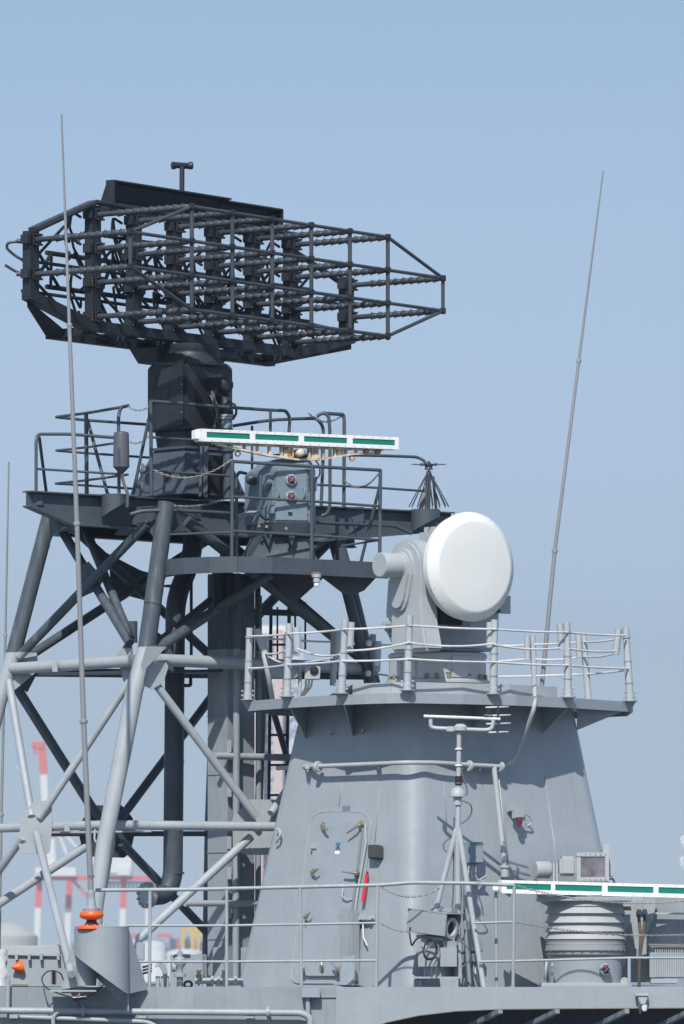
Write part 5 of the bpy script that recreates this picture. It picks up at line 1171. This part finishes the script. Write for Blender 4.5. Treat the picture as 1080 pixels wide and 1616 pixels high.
MB().lathe([(.085, -.16), (.095, -.155), (.095, 0), (.08, .02)], P(866, 1373, 69.8), axis=(.9, .3, 0), n=28, smooth=False).build('drum', M['dirgrey'], eo, .005)
for x in (874, 879): MB().box(P(x, 1378, 69.78), (.02, .12, .22)).build('yoke_plate', M['dirgrey'], eo)
MB().box(P(957, 1344, 70.0), (.08, .16, .16)).build('rear_box', M['dirgrey'], eo, .01); MB().box(P(964, 1370, 69.9), (.05, .2, .20)).build('rear_box', M['dirgrey'], eo, .01)
MB().tube([P(900, 1395, 69.9), P(900, 1425, 69.9)], .10, 20).build('pedestal', M['dirgrey'], eo)
T(fillet([P(962, 1388, 69.7), P(967, 1386, 69.7), P(970, 1392, 69.7), P(972, 1400, 69.7)], .03), .01, 6, 'cable', M['black'], eo)
# cabinet at the right
cb = thing('deck_cabinet', 'grey deck cabinet with louvred lower panel at the right edge', 'cabinet', P(1050, 1556, 69.6))
MB().box(P(1005, 1486, 69.75)+Vector((0, .3, .0)), (.62, .6, .90)).build('side_casing', M['grey2'], cb, .01)
MB().box(P(1105, 1470, 69.5)+Vector((0, .3, .09)), (1.15, .6, .62)).build('upper_casing', M['deckgrey'], cb, .01)
MB().box(P(1108, 1519, 69.35)+Vector((0, .35, 0)), (1.14, .7, .35)).build('lower_casing', M['grey2'], cb, .01)
m = MB()
for k in range(34): m.box(P(1035+k*3.5, 1518, 69.33), (.011, .02, .33))
m.build('louvre', M['dirgrey'], cb)
MB().beam(P(1024, 1491, 69.3), P(1190, 1493, 69.3), .04, .02).build('trim', M['mount'], cb)
MB().prism([P(1015, 1416, 69.35), P(1036, 1416, 69.35), P(1033, 1445, 69.35), P(1018, 1482, 69.35)], (0, .03, 0)).build('side_gusset', M['grey2'], cb)
MB().prism([P(1035, 1443, 69.4), P(1100, 1444, 69.4), P(1100, 1441, 69.4), P(1035, 1440, 69.4)], (0, .03, 0)).build('trim', M['dirgrey'], cb)
MB().box(P(1048, 1549, 69.2), (.3, .3, .06)).build('foot', M['grey2'], cb, .01); MB().box(P(990, 1434, 69.3), (.11, .02, .045)).build('label_plate', paint('tan_label', (.42, .30, .22), .6, .1), cb)
for x in (1009, 1018):
    T(fillet([P(x, 1437, 69.2), P(x, 1455, 69.15), P(1012+(x-1009)*.3, 1480, 69.1), P(1010, 1510, 69.1), P(1009, 1560, 69.1)], .1), .018, 8, 'hose', M['hose'], cb)
    MB().lathe([(.03, -.05), (.035, 0), (.02, .04)], P(x, 1441, 69.2), n=12).build('hose_cap', M['grey2'], cb)
m = MB()
for y in (1450, 1463, 1480): m.lathe([(.03, -.04), (.045, -.03), (.045, .03), (.03, .04)], P(983, y, 69.2), n=12)
m.tube([P(983, 1440, 69.2), P(984, 1525, 69.2)], .018, 8); m.box(P(988, 1452, 69.2), (.1, .06, .12)); m.build('valve_stack', M['grey2'], cb)
lp_ = thing('deck_lamp', 'small grey bulb lamp clamped on the bulwark face at the bottom right', 'lamp', P(1016, 1600, DY-.1))
MB().box(P(1013, 1570, DY-.07), (.14, .09, .035)).build('bracket', M['dirgrey'], lp_, .006); MB().prism([P(1006, 1572, DY-.1), P(1024, 1572, DY-.1), P(1019, 1586, DY-.1), P(1012, 1586, DY-.1)], (0, .09, 0)).build('housing', M['dirgrey'], lp_, .008)
MB().lathe([(.002, -.075), (.025, -.065), (.033, -.04), (.033, 0)], P(1017.5, 1586, DY-.06), n=16).build('bulb', M['bulb'], lp_); T(fillet([P(1008, 1578, DY-.08), P(1010, 1590, DY-.08), P(1011, 1600, DY-.05)], .03), .012, 6, 'cable', M['cable'], lp_)

# ================================================================ TRIPOD ANTENNA
tp = thing('tripod_antenna', 'thin pole antenna with U-shaped top on tripod legs in front of the tower', 'antenna', P(722, 1560, 68.35))
YT_ = 68.2
MB().tube([P(723, 1560, YT_+.15), P(723, 1308, YT_)], .034, 14).build('pole', M['post'], tp); MB().tube([P(723, 1308, YT_), P(724, 1226, YT_)], .028, 14).build('pole', M['post'], tp); MB().tube([P(724, 1226, YT_), P(725, 1145, YT_)], .026, 14).build('pole', M['post'], tp)
for a, b in (((721, 1308), (672, 1500)), ((724, 1308), (764, 1560))): MB().tube([P(*a, YT_), P(*b, YT_-.15 if b[0] > 700 else YT_+.1)], .030, 12).build('leg', M['post'], tp)
MB().tube([P(723, 1310, YT_), P(742, 1560, 68.5)], .02, 10).build('leg', M['grey2'], tp)
MB().lathe([(.045, -.10), (.045, -.02), (.085, -.01), (.085, .035), (.06, .07), (.045, .085)], P(722.5, 1256, YT_), n=22).build('swivel_bell', M['post'], tp)
for y in (1182, 1208, 1236, 1250, 1270): MB().lathe([(.04, -.008), (.04, .008)], P(724, y, YT_), n=14, smooth=False).build('clamp', M['white'] if y < 1230 else M['grey2'], tp)
MB().lathe([(.035, -.05), (.04, -.04), (.04, .04), (.035, .05)], P(724, 1232, YT_), n=14).build('insulator', M['brown'], tp)
MB().tube(fillet([P(680, 1135, YT_), P(680, 1148, YT_), P(690, 1149.5, YT_), P(768, 1152.5, YT_), P(777, 1150, YT_), P(779, 1137, YT_)], .07), .022, 12).build('u_bar', M['post'], tp)
MB().tube([P(669, 1130.5, YT_), P(728, 1132.5, YT_), P(790, 1135, YT_)], .017, 10).build('boom', M['canvas'], tp)
MB().lathe([(.05, -.03), (.075, -.02), (.075, .02), (.04, .05)], P(727, 1150, YT_), n=14).build('hub', M['post'], tp)
MB().box(P(711, 1151, YT_), (.08, .08, .06)).build('clamp_block', M['post'], tp, .008); MB().box(P(771, 1129, YT_), (.09, .05, .02)).build('clamp_block', M['cable'], tp)
MB().beam(P(786.5, 1115, YT_), P(785, 1156, YT_), .02, .02, up=Vector((0, 1, 0))).build('element_holder', M['black'], tp)
for x0_, x1_, y_ in ((767, 803, 1116), (772, 806, 1129), (768, 806, 1142), (772, 803, 1155.5)): MB().tube([P(x0_, y_+.6, YT_-.02), P(x1_, y_-.4, YT_+.1)], .0085, 8).build('element', M['canvas'], tp)
for pts in ([P(727, 1155, YT_), P(728, 1180, YT_), P(727, 1215, YT_), P(737, 1240, YT_), P(738, 1256, YT_)], [P(730, 1264, YT_-.03), P(743, 1268, YT_-.05), P(746, 1282, YT_), P(738, 1294, YT_), P(728, 1300, YT_)], [P(710, 1323, YT_+.2), P(700, 1330, YT_+.2), P(701, 1342, YT_+.2), P(706, 1345, YT_+.2)], [P(717, 1290, YT_), P(716, 1330, YT_+.05), P(716, 1400, YT_+.1), P(714, 1436, YT_+.1)], [P(731, 1330, YT_+.1), P(732, 1400, YT_+.1), P(733, 1440, YT_+.1)]):
    T(fillet(pts, .1), .008, 7, 'cable', M['cable'], tp)

# ================================================================ CAMERA HOUSING ON PEDESTAL
cc = thing('camera_housing', 'grey hooded deck camera on a boxed pedestal with coiled black cable', 'camera', P(690, 1560, 68.3))
A0, A1 = P(651, 1454, 68.15), P(711, 1462, 67.95)
dx = (Vector((.62, -.10, -.075))).normalized()
k0 = P(656, 1453, 68.4); k1 = k0+Vector((.41, -.31, -.055)); xd = (k1-k0).normalized(); yd = UP.cross(xd).normalized(); zd = xd.cross(yd); Mc = Matrix((xd, yd, zd)).transposed(); ln = (k1-k0).length; mid = (k0+k1)/2
def CB(a, b, c): return mid+xd*a+yd*b+zd*c
m = MB()
m.box(CB(0, -.15, 0), (ln, .012, .24), Mc); m.box(CB(-.02, .15, 0), (ln, .012, .22), Mc); m.box(CB(0, 0, .125), (ln+.02, .312, .012), Mc); m.box(CB(-ln/2, 0, 0), (.012, .29, .22), Mc)
m.build('hood', M['grey'], cc, .005)
MB().prism([CB(ln/2, -.15, .12), CB(ln/2+.0, -.15, -.115), CB(ln/2-.08, -.15, -.12), CB(-ln/2, -.15, -.12)][0:3], yd*.012).build('hood_edge', M['grey'], cc)
MB().box(CB(.05, .08, .155), (.28, .12, .05), Mc).build('sun_shield', M['grey2'], cc, .005)
MB().lathe([(.10, -.40), (.105, -.05), (.115, -.04), (.115, .05), (.08, .05), (.075, -.02), (.002, -.03)], CB(ln/2-.07, 0, -.035), axis=xd, n=30).build('lens_barrel', M['dirgrey'], cc)
MB().lathe([(.07, 0), (.001, .004)], CB(ln/2-.06, 0, -.035), axis=xd, n=24).build('lens', M['void'], cc)
MB().box(CB(0, .02, -.16), (.34, .2, .03), Mc).build('tilt_plate', M['dirgrey'], cc)
pdl = lambda x, y: P(x, y, 68.35)
MB().prism([P(697, 1484, 68.1), P(723, 1486, 68.1), P(720, 1500, 68.1), P(702, 1500, 68.1)], (0, .25, 0)).build('pan_neck', M['deckgrey'], cc, .006)
MB().prism([P(664, 1480, 68.25), P(697, 1484, 68.25), P(700, 1497, 68.25), P(668, 1497, 68.25)], (0, .2, 0)).build('tilt_bracket', M['dirgrey'], cc, .006)
MB().box(P(676, 1512, 68.35), (.22, .3, .20)).build('control_box', M['grey2'], cc, .008); MB().box(P(708, 1511, 68.22), (.18, .3, .21)).build('control_box', M['grey'], cc, .006)
MB().box(P(725, 1520, 68.3), (.05, .2, .45)).build('side_channel', M['grey2'], cc, .006)
MB().lathe([(.17, 0), (.17, .11)], P(694, 1542, 68.45), n=28, smooth=False).build('pan_base', M['grey'], cc)
MB().box(P(689, 1543, 68.35), (.50, .4, .02)).build('base_plate', M['grey2'], cc)
MB().prism([P(694, 1544, 68.12), P(724, 1545, 68.12), P(724, 1560, 68.12), P(696, 1560, 68.12)], (0, .3, 0)).build('base_box', M['grey2'], cc, .004)
MB().prism([P(664, 1544, 68.3), P(655, 1544, 68.45), P(650, 1560, 68.45), P(664, 1560, 68.3)], (0, .02, 0)).build('base_web', M['grey2'], cc)
def loop(cx_, cy_, rx, ry_, tilt, Y, n=26, turns=1):
    pts = []
    for k in range(int(n*turns)+1):
        a = 2*math.pi*k/n+1.2; x_ = rx*math.cos(a); y_ = ry_*math.sin(a); pts.append(P(cx_+x_*math.cos(tilt)-y_*math.sin(tilt), cy_+x_*math.sin(tilt)+y_*math.cos(tilt), Y+.03*math.sin(a*2)))
    return pts
MB().tube(loop(679, 1499, 10, 16, .2, 68.05, 26, 1.9), .010, 7).build('coiled_cable', M['black'], cc); MB().tube(loop(682, 1501, 9, 13, .8, 68.03, 26, 1), .008, 7).build('coiled_cable', M['cable'], cc)
T(fillet([P(650, 1459, 68.3), P(646, 1470, 68.2), P(650, 1495, 68.1), P(656, 1483, 68.05), P(667, 1477, 68.05), P(682, 1482, 68.05)], .1), .010, 7, 'cable', M['black'], cc)
T(fillet([P(722, 1485, 68.1), P(735, 1490, 68.05), P(743, 1505, 68.05), P(740, 1520, 68.05), P(728, 1527, 68.05)], .1), .008, 7, 'cable', M['cable'], cc)
T(fillet([P(690, 1515, 68.1), P(681, 1530, 68.1), P(681, 1541, 68.1), P(688, 1538, 68.1), P(691, 1520, 68.1)], .06), .007, 7, 'cable', M['cable'], cc)

# ================================================================ VALVES, PIPES AND BOX AT LOWER LEFT
vl = thing('deck_valve', 'small grey flanged valve pipe standing before the deck box', 'valve', P(284, 1560, 69))
MB().lathe([(.035, 0), (.035, .12), (.07, .125), (.07, .16), (.035, .165), (.035, .22), (.06, .25), (.075, .29), (.06, .33), (.03, .345), (.03, .40), (.012, .41), (.012, .47)], P(284, 1560, 69), n=20).build('body', M['grey2'], vl)
MB().lathe([(.05, -.02), (.05, .02)], P(274, 1527, 69), axis=(1, .2, 0), n=14, smooth=False).build('handwheel', M['grey2'], vl); T([P(274, 1527, 69), P(284, 1527, 69)], .02, 8, 'stem', M['grey2'], vl)
T(loop(297, 1554, 6, 5, 0, 69, 14), .014, 8, 'hose', M['black'], vl)
db = thing('deck_box', 'grey deck box behind the flanged valve pipe at the mast foot', 'box', P(292, 1560, 69.8))
MB().box(P(295, 1534, 69.8), (.36, .35, .38), Matrix.Rotation(R(0), 3, 'Z')).build('casing', M['deckgrey'], db, .008)
MB().prism([P(273, 1509, 69.6), P(300, 1509, 69.6), P(300, 1506, 69.6), P(276, 1506, 69.6)], (0, .3, 0)).build('lid', M['deepgrey'], db)
pc = thing('pipe_manifold', 'low grey pipe manifold with brass cocks between two guard rail posts', 'pipe', P(340, 1558, 69))
MB().tube([P(308, 1548, 69), P(384, 1549, 69)], .035, 14).build('pipe', M['grey2'], pc); MB().tube([P(340, 1556, 69), P(385, 1557, 69)], .03, 14).build('pipe', M['grey2'], pc)
for x in (314, 335, 345, 372): MB().lathe([(.055, -.015), (.055, .015)], P(x, 1548, 69), axis=(1, 0, 0), n=14, smooth=False).build('flange', M['grey2'], pc)
for x in (314, 354): MB().lathe([(.02, 0), (.035, .04), (.02, .07), (.03, .1)], P(x, 1546, 68.9), n=10).build('cock', M['brass'], pc)
pb = thing('pipe_bundle', 'row of three short upright grey pipes with curved conduits next to the scooped bracket', 'pipe', P(255, 1560, 68.9))
for x in (249, 257, 264): MB().tube([P(x, 1541, 68.9), P(x, 1562, 68.9)], .024, 12).build('pipe', M['grey2'], pb)
for k in range(3): T(fillet([P(244+k*2, 1525-k*3, 68.9), P(252+k*3, 1524-k*2, 68.9), P(257+k*3, 1532, 68.9), P(259+k*2, 1541, 68.9)], .08), .010, 8, 'conduit', M['grey2'], pb)
MB().box(P(222, 1502, 69.2), (.09, .1, .2)).build('bracket_box', M['grey2'], pb, .01)
for k in range(3): T([P(225, 1527+k*5, 68.9), P(240, 1523+k*5, 68.9)], .012, 8, 'clip', M['black'], pb)
# small hook on the mast edge, pulley at the far left
hk = MB().tube(fillet([LF(437, 1308, .05), LF(443, 1312, .08), LF(441, 1322, .08), LF(436, 1330, .05)], .04), .014, 8).build('cleat_hook', M['dirgrey']); tag(hk, 'small pale hook on the left edge of the tapered tower', 'hook')

# ================================================================ HAZE
hz = MB().box((0, 1530, 80), (3400, 3140, 166)).build('haze', M['white'], origin=(0, 1530, 80)); hz['kind'] = 'stuff'; hz['label'] = 'thin pale sea haze'; 
mh = bpy.data.materials.new('haze_air'); mh.use_nodes = True; t = mh.node_tree; t.nodes.clear()
vo = t.nodes.new('ShaderNodeVolumePrincipled'); vo.inputs['Color'].default_value = (.80, .90, .96, 1); vo.inputs['Density'].default_value = .00032; vo.inputs['Anisotropy'].default_value = .3
ou = t.nodes.new('ShaderNodeOutputMaterial'); t.links.new(vo.outputs[0], ou.inputs['Volume']); hz.data.materials.clear(); hz.data.materials.append(mh)
